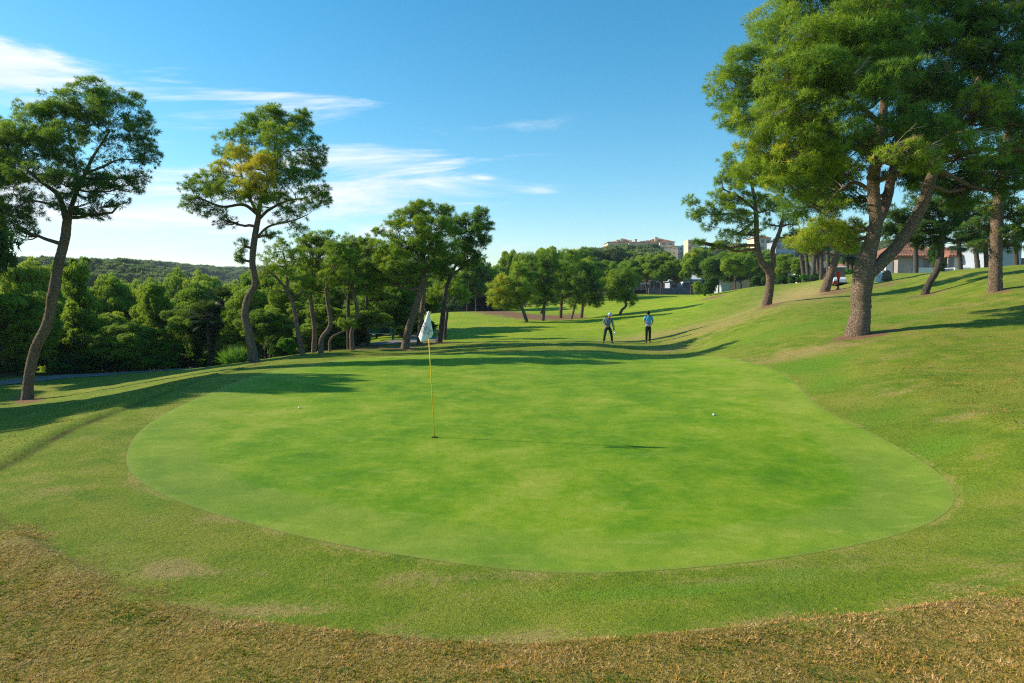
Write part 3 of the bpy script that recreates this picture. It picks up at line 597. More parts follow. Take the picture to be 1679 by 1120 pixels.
near_tree('small crooked pine right of the slim leaning pine', 46,
    [[(729, 558, 3.2), (731, 530, 3), (733, 511, 2.6), (727, 497, 2)], [(733, 511, 2), (740, 498, 1.4), (748, 486, 1)]],
    [(725, 478, 20, 16, 1, .42), (708, 485, 14, 11, 1, .42), (745, 475, 18, 16, 1, .40), (728, 462, 22, 12, 1.5, .36), (758, 488, 12, 10, 1, .36)], seed=16, bark=BARKD)
# --- the row on the left bank behind the green
near_tree('slender pale pine curving up to the left, nearest of the row behind the green', 34,
    [[(497, 584, 4.6), (488, 540, 4.2), (483, 510, 4), (476, 486, 3.6), (466, 470, 3)], [(466, 470, 2.5), (450, 452, 2), (432, 440, 1)], [(472, 478, 2.5), (470, 445, 2), (465, 415, 1.2)]],
    [(440, 425, 22, 14, 0, .50, .7), (465, 408, 20, 12, .3, .46, .8), (430, 450, 20, 12, -.2, .55, .7), (462, 436, 22, 12, -.4, .5, .7), (485, 425, 16, 14, .3, .46, .8), (445, 475, 18, 11, 0, .52, .6), (490, 455, 18, 13, 0, .44, .7), (500, 478, 14, 10, 0, .46, .6)], seed=17)
near_tree('sturdy short pine trunk with dense rounded crown, second in the row behind the green', 37,
    [[(515, 580, 5), (516, 540, 4.6), (512, 512, 4.2), (508, 480, 3.6)]],
    [(510, 402, 22, 15, 1, .40), (530, 395, 22, 15, 1, .40), (498, 420, 20, 15, .6, .42), (525, 420, 28, 18, .2, .38), (508, 448, 26, 14, 0, .42), (535, 450, 22, 14, 0, .36), (500, 470, 20, 10, 0, .44, .8), (525, 475, 24, 10, .3, .36, .8)], seed=18)
near_tree('twisting forked-looking pine with a kink low in its trunk, behind the green', 35,
    [[(526, 581, 5), (528, 555, 4.6), (538, 541, 4.3), (542, 530, 4.2), (538, 500, 3.8), (534, 474, 3)], [(534, 474, 2.4), (545, 450, 1.6), (552, 430, 1)]],
    [(552, 410, 22, 14, .6, .36), (548, 435, 24, 15, 0, .36), (570, 425, 22, 16, .6, .34), (540, 460, 22, 12, -.2, .42, .8), (562, 458, 22, 12, 0, .36)], seed=19)
near_tree('tiny bent sapling pine branching right at knee height, among the row', 36,
    [[(541, 578, 3), (541, 560, 2.8), (545, 553, 2.5), (553, 548, 2), (568, 541, 1.2)]], [(572, 532, 10, 7, 0, .5, .6), (560, 530, 8, 5, 0, .5, .5)], seed=20)
near_tree('thin dark straight pine trunk touching a paler curved one in the row', 38,
    [[(572, 575, 3.8), (571, 530, 3.5), (571, 490, 3)]], [(575, 400, 22, 14, 1, .34), (590, 420, 22, 16, 1, .30), (575, 450, 24, 16, 1, .26), (598, 398, 16, 10, 1, .34)], seed=21, bark=BARKD)
near_tree('pale pine with an S curved trunk right of the thin dark one in the row', 36.5,
    [[(578, 576, 4.6), (577, 545, 4.3), (584, 522, 4), (586, 508, 3.8), (581, 486, 3.2), (578, 465, 2.5)]],
    [(605, 405, 18, 12, 1, .34), (612, 425, 16, 16, 1, .30), (598, 445, 24, 18, .6, .28), (575, 468, 20, 12, 0, .36, .8), (600, 475, 20, 12, .6, .30), (618, 470, 16, 14, 1.2, .24)], seed=22)
near_tree('dark thin pine beside the green bench', 41,
    [[(604, 568, 3.4), (602, 530, 3), (601, 500, 2.6), (602, 475, 2)]], [(620, 450, 22, 16, 2, .22), (608, 480, 20, 12, 1, .22), (632, 490, 18, 14, 1, .18), (590, 500, 14, 8, .5, .24, .7)], seed=23, bark=BARKD)

# --- right bank
near_tree('huge near pine on the right bank with a thick forked trunk and heavy dark crown', 24.5,
    [[(1405, 549, 23), (1411, 515, 20), (1412, 480, 20.5), (1416, 452, 22), (1424, 415, 16.5), (1436, 368, 13.5), (1434, 335, 13), (1432, 295, 12.5), (1439, 250, 11), (1446, 205, 9), (1450, 150, 7), (1445, 90, 5), (1440, 20, 3)],
     [(1420, 452, 15, -.1), (1448, 428, 13.5), (1480, 392, 12.5), (1510, 342, 12), (1524, 300, 11), (1545, 250, 9, .2), (1575, 190, 7, .4), (1610, 120, 5, .6)],
     [(1436, 372, 10, .2), (1452, 335, 10.5, .7), (1462, 290, 10, 1.0), (1475, 240, 9, 1.4), (1490, 180, 7, 1.6), (1500, 100, 5, 1.6)],
     [(1446, 205, 6), (1410, 175, 5, -.6), (1370, 150, 4, -1.0), (1320, 130, 2.5, -1.2)], [(1436, 320, 5, 0), (1400, 300, 4, .3), (1360, 330, 3, .5), (1340, 370, 2, .5)], [(1434, 260, 5), (1390, 240, 4, -.5), (1340, 230, 3, -1), (1290, 220, 2, -1.2)]],
    [(1300, 20, 70, 50, .3, .50), (1365, -20, 70, 50, 0, .48), (1290, 70, 60, 40, -.8, .52), (1350, 60, 60, 45, -1.6, .50), (1240, 110, 52, 38, 0, .46), (1195, 145, 38, 34, .4, .42), (1285, 130, 55, 38, -1.5, .52), (1340, 130, 55, 40, -2.2, .42), (1215, 190, 42, 32, .2, .44), (1262, 195, 50, 34, -1.2, .58),
     (1320, 195, 52, 34, -2, .55), (1390, 90, 55, 45, -2.0, .50), (1415, 30, 60, 50, -1.2, .46), (1400, 150, 50, 36, -2.6, .36), (1375, 210, 40, 30, -2.2, .46), (1260, 250, 45, 30, -.6, .60), (1305, 255, 48, 30, -1.6, .64), (1240, 285, 36, 22, 0, .56), (1350, 262, 36, 28, -1.0, .56), (1290, 300, 40, 22, -1.0, .58),
     (1335, 312, 34, 20, -.4, .48), (1385, 285, 28, 22, 1.2, .40), (1370, 345, 24, 16, .4, .46, .8), (1345, 300, 60, 40, 2.2, .26), (1300, 250, 70, 60, 2.6, .26), (1395, 330, 34, 26, 2.4, .30, .8),
     (1350, 380, 42, 17, .2, .66), (1320, 398, 26, 12, .2, .70), (1380, 396, 28, 14, .4, .64), (1395, 372, 22, 14, .8, .50),
     (1480, -10, 70, 60, 0, .34), (1460, 70, 50, 45, -2.2, .38), (1500, 60, 60, 50, -1, .28), (1465, 135, 40, 34, -3.0, .36), (1560, 0, 80, 60, 1, .25), (1620, -20, 80, 60, 1, .25), (1570, 90, 60, 50, 1.5, .16), (1640, 60, 70, 60, .5, .26), (1700, 0, 80, 80, 1, .28), (1520, 150, 55, 40, .5, .16),
     (1500, 205, 48, 26, -2.6, .30), (1545, 225, 48, 26, -2.4, .34), (1475, 252, 44, 17, -3.4, .60), (1520, 262, 42, 17, -3.2, .56), (1590, 250, 46, 26, -1.6, .32), (1600, 190, 46, 34, -1.2, .30), (1625, 155, 34, 26, -2.6, .56, .8), (1660, 200, 46, 40, -1.0, .28), (1690, 130, 50, 60, -.2, .26), (1640, 120, 50, 40, 1, .18), (1700, 240, 40, 40, 0, .28),
     (1420, 240, 26, 18, -1.8, .44, .7), (1560, 170, 60, 40, 2.4, .12), (1480, 120, 60, 60, 2.5, .12), (1400, 100, 70, 70, 2.5, .2), (1330, 150, 70, 60, 2.5, .24), (1450, 30, 60, 60, 3, .15), (1400, 240, 60, 40, 2.5, .2), (1470, 220, 50, 40, 2.8, .14), (1490, 280, 40, 26, 2.2, .2), (1540, 290, 50, 30, 2.0, .2), (1590, 310, 50, 26, 1.8, .22), (1330, 340, 50, 26, 2.4, .28), (1560, 200, 60, 50, 3, .12), (1640, 290, 50, 34, 2.5, .22)],  # rear and inner lobes tinted dark, crown shade painted into the needles
    seed=31, k=9, wr=.10, size=.18, dens=.85, puffr=.36, rs=.75,
    boughs=[(1560, 118, -1.6, .9, 6, (-.5, .4)), (1470, 235, -3.3, .9, 8, (.8, .1)), (1375, 355, -.6, .8, 8, (-.9, -.25)), (1500, 250, -3.6, .9, 6, (.7, .5)), (1330, 60, -2.6, .8, 5, (-.6, .2)), (1600, 215, -2.8, .8, 5, (.7, -.2)), (1290, 180, -2.3, .8, 6, (-.7, .1)), (1400, 120, -3.4, .8, 5, (.6, .1))])
near_tree('two stemmed pine with open feathery crown left of the huge near pine', 42,
    [[(1257, 501, 8.2), (1262, 470, 8), (1262, 446, 8.5), (1248, 428, 6), (1241, 398, 5), (1240, 360, 4.4), (1237, 328, 3.5), (1232, 300, 2.5)], [(1263, 450, 5.5), (1268, 432, 5), (1267, 410, 4.4), (1278, 380, 3.8), (1285, 350, 3)],
     [(1239, 360, 2.6), (1222, 375, 2, .2), (1205, 385, 1.2)], [(1239, 345, 2.6), (1215, 325, 2), (1185, 310, 1.2)], [(1239, 350, 2.2), (1210, 350, 1.6), (1170, 352, 1)]],
    [(1182, 292, 14, 12, 0, .36, .8), (1196, 265, 16, 16, .4, .40, .8), (1215, 290, 22, 18, 0, .50), (1210, 325, 24, 16, -.2, .46), (1184, 325, 20, 14, 0, .40), (1158, 345, 18, 12, 0, .34, .75), (1133, 332, 13, 9, 0, .32, .7), (1140, 352, 14, 8, .1, .32, .7), (1160, 370, 14, 8, 0, .30, .6), (1190, 352, 22, 14, -.2, .42), (1215, 358, 20, 15, -.3, .45),
     (1200, 385, 20, 11, 0, .38, .8), (1225, 385, 20, 12, .2, .34, .7), (1238, 330, 20, 14, .3, .46, .8), (1258, 345, 14, 8, .3, .34, .5), (1262, 368, 14, 7, .2, .30, .5), (1292, 368, 14, 7, .2, .30, .5), (1300, 385, 14, 6, .3, .28, .4), (1275, 335, 22, 12, .4, .44, .8), (1240, 280, 26, 22, .8, .48), (1146, 398, 8, 5, .3, .3, .5), (1178, 405, 10, 5, .2, .3, .5), (1310, 350, 20, 12, .6, .34, .7)],
    seed=32)
near_tree('short pine leaning right beside the red ball washer', 50,
    [[(1352, 479, 11), (1358, 460, 9.5), (1367, 435, 8.2), (1373, 415, 7), (1376, 398, 5)]],
    [(1312, 398, 16, 9, 0, .60, .8), (1340, 385, 22, 12, .4, .62), (1385, 392, 22, 12, 0, .56), (1400, 408, 16, 9, .3, .52), (1365, 375, 22, 11, .6, .52), (1330, 408, 16, 8, 0, .62, .8), (1408, 380, 14, 12, .6, .46)], seed=33, rs=.68)
near_tree('dark crooked pine leaning right in front of the beige villa', 37,
    [[(1516, 483, 6.5), (1523, 465, 6), (1534, 446, 6.2), (1542, 420, 5.8), (1543, 398, 5.5), (1545, 370, 4)]],
    [(1500, 350, 40, 20, .5, .2), (1545, 345, 40, 22, 0, .2), (1470, 365, 26, 16, 1, .22, .8), (1510, 378, 32, 14, 0, .16), (1560, 380, 32, 16, 0, .18), (1590, 392, 22, 10, .5, .18), (1580, 355, 30, 18, .6, .18), (1455, 345, 20, 12, 1, .26, .7), (1480, 385, 30, 14, 1, .2), (1530, 398, 30, 10, .5, .2), (1620, 385, 30, 16, 1, .22), (1600, 350, 36, 22, 1, .24), (1520, 320, 40, 18, 1.4, .24), (1450, 375, 16, 10, 1, .26)], seed=34, bark=BARKD)
near_tree('straight thick trunked pine near the right edge on the bank', 30,
    [[(1631, 478, 11.5), (1632, 440, 11), (1633, 390, 10.8), (1636, 340, 10.2), (1641, 290, 9), (1650, 235, 7), (1660, 180, 4.5)], [(1636, 318, 3.5), (1605, 308, 3, .2), (1570, 318, 2.6, .4), (1540, 335, 2, .6)]],
    [(1610, 275, 28, 16, .3, .38, .8), (1660, 265, 34, 24, -.5, .40), (1625, 340, 18, 13, 0, .42, .6), (1650, 385, 18, 10, -.2, .32, .7), (1665, 350, 22, 22, 0, .32), (1690, 300, 36, 40, 0, .3), (1605, 405, 18, 9, .3, .22, .7), (1655, 405, 20, 9, .2, .26, .7), (1600, 372, 22, 14, .6, .22, .8), (1695, 380, 26, 24, 0, .28), (1620, 300, 16, 10, .3, .46, .6), (1680, 230, 40, 30, .5, .28), (1590, 330, 18, 8, .6, .24, .5)],
    seed=35)

# --- midfield clump on the red needle bed and lone pine
MG = 'pines of the clump on the reddish needle bed'
near_tree('bright round pine leaning left, first and nearest of the midfield clump', 66, [[(863.6, 528, 3.2), (858, 510, 3), (852, 495, 2.6), (848, 480, 2)]],
    [(816, 478, 16, 14, 0, .74), (832, 462, 18, 13, -.6, .70), (848, 445, 16, 12, .5, .52), (830, 490, 16, 11, -.4, .72), (852, 470, 20, 14, -.8, .50), (812, 496, 9, 8, 0, .74), (850, 492, 16, 9, 0, .48), (868, 480, 12, 14, 0, .36), (866, 455, 14, 14, .6, .38), (835, 503, 10, 6, 0, .6)], group=MG, seed=41, fill=.6)  # brighter tints on the left lobes paint in the sunlit side
near_tree('tall upright dark pine in the middle of the midfield clump', 68, [[(890, 526, 3.4), (892, 505, 3), (893, 480, 2.5)], [(893, 500, 2), (886, 515, 1.6), (890, 526, 1.6)][:2]],
    [(897, 425, 18, 12, 0, .40), (880, 440, 16, 13, 0, .46), (908, 440, 18, 14, .4, .34), (892, 458, 20, 14, -.6, .42), (880, 475, 16, 12, -.3, .40), (905, 470, 18, 14, 0, .30), (895, 490, 18, 9, 0, .34), (868, 425, 14, 12, 1, .42), (875, 495, 10, 8, 0, .5, .7)], group=MG, seed=42, fill=.6)
near_tree('pine with greyish green front lobes right of the tall dark one in the clump', 74, [[(919, 521, 3.2), (920, 505, 2.8), (922, 485, 2.2)]],
    [(925, 445, 18, 13, 0, .44), (915, 462, 18, 14, -.8, .50), (935, 462, 16, 14, 0, .32), (925, 480, 20, 12, -.5, .38), (912, 490, 12, 9, 0, .42), (940, 485, 14, 12, 0, .26), (930, 425, 18, 12, 1, .46)], group=MG, seed=43, fill=.6)
near_tree('slim pine leaning right inside the midfield clump', 72, [[(937, 523, 2.2), (941, 508, 2), (946, 490, 1.6)]], [(945, 480, 16, 12, 0, .34), (948, 462, 16, 12, .5, .34), (942, 495, 10, 8, 0, .42)], group=MG, seed=44, fill=.6)
near_tree('dark rounded pine at the right end of the midfield clump', 76, [[(953, 522, 3), (955, 505, 2.8), (956, 485, 2.2)]],
    [(960, 440, 16, 12, 0, .40), (970, 458, 18, 14, 0, .28), (955, 470, 18, 14, -.5, .26), (975, 478, 14, 14, 0, .26), (958, 490, 16, 9, 0, .30), (978, 495, 10, 8, 0, .36), (950, 450, 14, 12, 0, .36)], group=MG, seed=45, fill=.6)
near_tree('lone pine with bent trunk on the fairway between the clump and the right golfer', 72, [[(1016, 517, 2.6), (1020, 508, 2.5), (1026, 502, 2.3), (1024, 490, 2), (1020, 478, 1.6)]],
    [(1002, 458, 14, 12, 0, .56), (1018, 442, 15, 12, 0, .52), (1010, 470, 16, 12, -.5, .58), (1034, 455, 14, 14, .3, .36), (1028, 472, 16, 12, -.3, .36), (1012, 486, 12, 8, 0, .54), (1032, 490, 11, 9, 0, .40), (1006, 480, 10, 8, 0, .58), (1022, 458, 16, 12, -.6, .48)], seed=46, fill=.6)

# ------------------------------------------------------------------ template trees for the woods, copied object by object
def template(name, seed, hgt, wid, trunk_h, size, lv, bark, nl=10, k=6, wr=.30, dens=1.0, shape='round', tint=.45, lean=0):
    """returns (trunk mesh, foliage mesh) in local metres, not linked"""
    rng = np.random.default_rng(seed)
    L = []
    for q in range(nl):
        if shape == 'round':
            z = trunk_h+(hgt-trunk_h)*rng.uniform(.15, .85); f = math.sin(math.pi*np.clip((z-trunk_h)/(hgt-trunk_h)*.8+.15, 0, 1)); rad = wid*.5*f*rng.uniform(.3, .72)
        elif shape == 'cone':
            t_ = (q+.5)/nl; z = trunk_h+(hgt-trunk_h)*t_*.92; rad = wid*.5*(1-t_)*rng.uniform(.3, .75)
        else:
            z = trunk_h+(hgt-trunk_h)*rng.uniform(.4, .85); rad = wid*.5*rng.uniform(.3, .7)
        a = rng.random()*6.28; lr = wid*(.19 if shape != 'cone' else .26*(1.05-(q+.5)/nl))*rng.uniform(.85, 1.25)
        L.append((np.array((rad*math.cos(a)+lean*z, rad*math.sin(a), z)), np.array((lr, lr, lr*.72)), tint+rng.normal(0, .09), 1.0))
    L.append((np.array((lean*hgt*.8, 0, hgt*.8)), np.array((wid*.2, wid*.2, hgt*.14)), tint, 1.0))
    A, D, T, puffs = crown_points(L, size, rng, dens, puffr=.42, fill=.5)
    V, Fq, tt_ = tufts(A, D, np.full(len(A), size), k, wr, rng, T)
    me = mesh_np('crown', V, Fq, lv, attrs=dict(tint=tt_, nrm=tufts.N)); fm = me.data; bpy.data.objects.remove(me)
    br = []
    z = np.linspace(-.4, hgt*.8, 10); p = np.c_[lean*z+rng.normal(0, .06, 10)*hgt*.12, rng.normal(0, .05, 10)*hgt*.12, z]; r_ = np.linspace(.024, .006, 10)*hgt
    br.append(tube_arrays(p, r_, 7))
    for (c, r, ti, dn) in L:
        j = int(np.clip(np.searchsorted(z, c[2]-.25*wid), 1, 8)); br.append(limb(p[j], c, r_[j]*.5, r_[j]*.15, rng, 5, .08, 4))
    V, Fq = join_arrays(br); to = mesh_np('trunk', V, Fq, bark, smooth=True); tm = to.data; bpy.data.objects.remove(to)
    return tm, fm, hgt, wid
TP = {
 'pineA': template('a', 101, 8, 7.5, 2.6, .29, PINE, BARKD, 12, tint=.44),
 'pineB': template('b', 102, 8, 6.5, 2.4, .29, PINE, BARKD, 11, tint=.38, lean=.05),
 'pineC': template('c', 103, 8, 9.0, 3.2, .29, PINE, BARKD, 13, tint=.48, shape='umbrella'),
 'pineD': template('d', 104, 8, 5.5, 1.6, .29, PINE, BARKD, 11, tint=.40, lean=-.06),
 'woodA': template('e', 105, 8, 7.5, 1.2, .21, WOODM, BARKD, 14, tint=.52, dens=.7),
 'woodB': template('f', 106, 8, 6.0, .8, .20, WOODM, BARKD, 13, tint=.40, shape='cone', dens=.8),
 'woodC': template('g', 107, 8, 8.5, 1.2, .22, WOODM, BARKD, 14, tint=.66, dens=.65),
 'bushA': template('h', 108, 2.2, 3.0, .1, .17, BUSH, BARKD, 9, tint=.66, wr=.42, k=5),
 'bushB': template('i', 109, 2.2, 3.4, .1, .17, BUSH, BARKD, 9, tint=.30, wr=.42, k=5),
 'bushC': template('j', 110, 2.2, 2.6, .1, .15, WOODM, BARKD, 9, tint=.5, wr=.34, k=6),
}
trng = np.random.default_rng(5)
def plant(kind, x, y, hgt, wid, label, group=None, cat='tree', name='pine_tree', rz=None, z=None):
    tm, fm, h0, w0 = TP[kind]
    o = empty(name, (x, y, gz(x, y) if z is None else z), trng.random()*6.28 if rz is None else rz, label=label, cat=cat, group=group)
    o.scale = (wid/w0, wid/w0, hgt/h0)
    for nm, m_ in (('trunk', tm), ('crown', fm)):
        c = bpy.data.objects.new(nm, m_); link(c, o)
        if nm == 'crown': c['kind'] = 'stuff'
    return o
def push(u, Y): return Y*(1+.23*float(sm(430-u, 0, 70))) if Y < 100 else Y
def plant_px(kind, u, vtop, Y, wpx, label, **kw):
    Y = push(u, Y)
    """stand on the ground at distance Y, crown top at vtop"""
    x = P(u, 480, Y)[0]; zt = P(u, vtop, Y)[2]; g = kw.get('z'); g = gz(x, Y) if g is None else g
    return plant(kind, x, Y, max(1.0, (zt-g)), wpx*Y/F, label, **kw)

# background pines beyond the fairway, left to right: (kind, u, top v, Y, width px, label)
BP = 'background pines beyond the fairway'
for kd, u, v, Y, wp, lb in [
    ('pineB', 640, 400, 62, 60, 'dark background pine behind the large central pine, left side'),
    ('pineA', 665, 430, 58, 60, 'dark low pine filling the gap behind the central pines'),
    ('pineD', 625, 440, 52, 60, 'shaded pine over the green bench'),
    ('pineA', 655, 470, 50, 55, 'low shady pine hanging over the bench, right side'),
    ('pineA', 520, 430, 54, 56, 'pine filling the belt behind the slender row, left'), ('pineC', 560, 425, 56, 60, 'pine filling the belt behind the slender row, middle'), ('pineA', 598, 440, 52, 54, 'pine filling the belt behind the slender row, right'), ('pineB', 700, 455, 60, 50, 'low pine behind the trunks of the two central pines'),
    ('pineB', 780, 425, 96, 50, 'background pine just right of the slim leaning pine'),
    ('pineA', 800, 438, 100, 46, 'background pine over the black screen fence'),
    ('pineD', 765, 440, 98, 40, 'background pine left of the black screen fence'),
    ('pineB', 745, 450, 94, 40, 'background pine above the needle bed at the left end of the fence'),
    ('pineB', 822, 438, 112, 40, 'background pine above the bright round pine, left'),
    ('pineA', 840, 414, 118, 34, 'small dark crown rising behind the midfield clump, left'),
    ('pineC', 862, 422, 112, 34, 'flat crowned background pine behind the clump'),
    ('pineA', 895, 408, 118, 44, 'tall background pine behind the clump, centre'),
    ('pineD', 915, 412, 122, 34, 'narrow background pine behind the clump, centre right'),
    ('pineC', 949, 402, 150, 38, 'highest dark crown on the skyline left of the apartment block'),
    ('pineA', 935, 416, 122, 44, 'background pine behind the right half of the clump'),
    ('pineB', 960, 425, 110, 50, 'broad background pine right of the clump'),
    ('pineA', 985, 430, 112, 44, 'background pine between the clump and the lone pine'),
    ('pineC', 992, 406, 190, 50, 'rounded crown under the left end of the apartment block'),
    ('pineA', 1025, 405, 175, 50, 'broad crown below the apartment block, left'),
    ('pineD', 1040, 413, 165, 36, 'yellowish crown below the apartment block'),
    ('pineA', 1062, 408, 170, 44, 'dark crown below the apartment block, centre'),
    ('pineB', 1085, 418, 150, 40, 'crown below the right end of the apartment block'),
    ('pineA', 1108, 418, 150, 36, 'dark crown below the apartment corner'),
    ('pineA', 1060, 420, 128, 40, 'pine in front of the white garden wall, left'),
    ('pineB', 1083, 416, 122, 42, 'bent trunk pine in front of the garden wall'),
    ('pineD', 1040, 424, 126, 34, 'pine left of the garden wall over the low houses'),
    ('pineB', 1133, 412, 118, 34, 'rounded pine rising beside the small broadleaf tree'),
    ('pineA', 1150, 408, 140, 34, 'dark pine with pale leaning trunk behind the small broadleaf tree'),
    ('pineA', 1178, 418, 112, 44, 'yellow green pine right of the small broadleaf tree'),
    ('pineC', 1205, 420, 100, 46, 'broad yellow green pine at the end of the rising fairway'),
    ('pineB', 1228, 408, 108, 40, 'shaded pine behind the two stemmed pine'),
    ('pineA', 1205, 405, 130, 40, 'background pine above the broad yellow green one'),
    ('pineA', 1285, 418, 96, 34, 'round bright pine between the two stemmed pine and the palms'),
    ('pineD', 1308, 420, 92, 26, 'round dark pine just left of the palm trunks'),
    ('pineB', 1258, 412, 120, 36, 'background pine seen through the fork of the two stemmed pine')]:
    plant_px(kd, u, v+(9 if 'apartment' in lb else 0), Y, wp*1.22, lb, group=BP)
# woodland left of the path: rows stepping back into the valley
WG = 'woodland trees beyond the cart path'
rows = [ # Y, u0, u1, step, top v, kinds
    (34, -60, 120, 62, 478, ('woodA', 'woodB')), (38, -40, 300, 58, 520, ('woodB', 'woodA')), (42, 120, 640, 52, 500, ('woodB', 'woodA', 'bushB')), (48, -60, 420, 66, 468, ('woodA', 'woodC', 'woodB')),
    (50, 430, 660, 44, 470, ('woodB', 'woodA')), (58, -40, 440, 54, 458, ('woodC', 'woodA')), (60, 440, 700, 44, 440, ('woodB', 'pineA')), (72, -40, 480, 46, 455, ('woodC', 'woodA')), (92, -30, 500, 38, 452, ('woodC', 'woodA', 'pineC')), (120, -30, 480, 30, 452, ('woodC', 'woodA', 'pineC')), (165, -30, 470, 26, 450, ('woodA', 'pineC', 'woodC'))]
wood = []
for ri, (Y, u0, u1, st, vt, kinds) in enumerate(rows):
    for u in np.arange(u0, u1, st):
        uu = u+trng.uniform(-.3, .3)*st; yy = push(uu, Y)*trng.uniform(.94, 1.06); x = P(uu, 480, yy)[0]
        zt = P(uu, vt+trng.uniform(-12, 14), yy)[2]; hh = min(zt-gz(x, yy), 13+trng.uniform(-1.5, 2))
        wd = min(max(st*1.7*yy/F, 3.4), 9.5)*trng.uniform(.85, 1.2)
        kd = kinds[int(trng.integers(len(kinds)))]
        if kd == 'bushB': hh = min(hh, 3.5)
        wood.append([uu, x, yy, max(hh, 2.5), wd, kd, 0 if Y < 45 else 1 if Y < 64 else 2 if Y < 100 else 3])
look = dict(woodA='mid green round', woodB='dark narrow', woodC='yellow green round', pineC='flat topped', pineB='bushy green', pineA='broad green', bushB='low dark leafy')
place = [(40, 'left of the leaning left pine'), (110, 'right of the leaning pine trunk'), (190, 'between the leaning pine and bright bushes'), (290, 'above the bright bushes'), (345, 'above the shorter fan palm'), (400, 'left of the yellow patched pine'), (470, 'just right of the yellow patched pine'), (560, 'behind the row of slender pines'), (900, 'behind the bench pines')]
depth_ = ['at the front edge', 'in the second rank', 'in mid valley', 'deep in the valley']
bk = {}
for w_ in wood:
    pl = next(p for q, p in place if w_[0] < q); bk.setdefault((look[w_[5]], depth_[w_[6]], pl), []).append(w_)
for (lk, dp, pl), lst in bk.items():
    lst.sort(key=lambda q: q[0]); nm = {1: [''], 2: ['left ', 'right '], 3: ['left ', 'middle ', 'right ']}.get(len(lst)) or ['leftmost ', 'second ', 'third ', 'fourth ', 'fifth ', 'sixth ', 'seventh ', 'eighth '][:len(lst)]
    for a_, w_ in zip(nm, lst):
        plant(w_[5], w_[1], w_[2], w_[3], w_[4], a_+lk+' tree '+dp+' '+pl, group=WG, name='woodland_tree')
# named trees of the wood
for kd, u, v, Y, wp, lb in [('woodB', 122, 408, 38, 110, 'tall dark narrow tree right behind the leaning left pine'), ('woodC', 245, 462, 41, 84, 'light green open pine in the woodland above the bright bushes'),
    ('woodC', 45, 430, 44, 110, 'big sunlit round tree at the left edge of the woodland'), ('woodA', 180, 448, 46, 80, 'light mottled tree right of the tall dark narrow tree'),
    ('woodC', 330, 452, 60, 90, 'pale green tree left of the yellow patched pine'), ('woodC', 470, 470, 44, 70, 'yellow green pine foliage right of the yellow patched pine')]:
    plant_px(kd, u, v, Y, wp, lb, name='woodland_tree', group='feature trees in the woodland edge')
# pines standing outside the left edge of the frame whose shade falls across the bank and the green
for kd, x, y, h_, w_, lb in [('pineA', -21.6, 23.0, 10.6, 5.6, 'pine left of the frame shading the left part of the green'), ('pineC', -25.5, 19.6, 10.5, 7.5, 'pine left of the frame shading the bank'), ('pineB', -30, 24.5, 11, 6, 'second pine left of the frame shading the bank'), ('pineB', -30.8, 37.5, 13.5, 6.2, 'tall pine just left of the frame shading the back of the green'), ('pineA', -41, 33, 12, 8, 'pine left of the frame shading the path'), ('pineC', -47, 40, 12, 9, 'far pine left of the frame shading the path'), ('pineB', -36, 41, 11, 7, 'narrow pine left of the frame above the path')]:
    plant(kd, x, y, h_, w_, lb, group='pines outside the left edge')
for kd, u, v, Y, wp, lb in [('pineA', 1190, 430, 150, 40, 'background pine filling the gap behind the shed'), ('pineB', 1215, 428, 140, 44, 'background pine behind the end of the rising fairway'), ('pineA', 1240, 425, 145, 40, 'background pine under the cream villa'), ('pineC', 1262, 430, 140, 44, 'background pine low between the two stems'), ('pineA', 1290, 428, 135, 44, 'background pine behind the round bright pine'), ('pineB', 1320, 425, 130, 40, 'background pine behind the palm row, left'), ('pineA', 1350, 428, 128, 44, 'background pine behind the palm row, right'), ('pineC', 1385, 432, 125, 44, 'background pine behind the short leaning pine'), ('pineA', 1420, 428, 125, 50, 'background pine behind the huge near pine'), ('pineB', 1455, 432, 125, 44, 'background pine left of the beige villa')]:
    plant_px(kd, u, v, Y, wp, lb, group=BP)
for k_, (u, Y) in enumerate([(1236, 92), (1246, 92), (1256, 91), (1266, 91), (1276, 90), (1286, 90), (1296, 89), (1306, 89)]):
    plant_px('bushB', u, 454, Y, 17, ['first', 'second', 'third', 'fourth', 'fifth', 'sixth', 'seventh', 'last'][k_]+' clipped dark shrub from the left in the hedge by the palm row', cat='shrub', name='hedge_shrub', group='hedge along the crest')
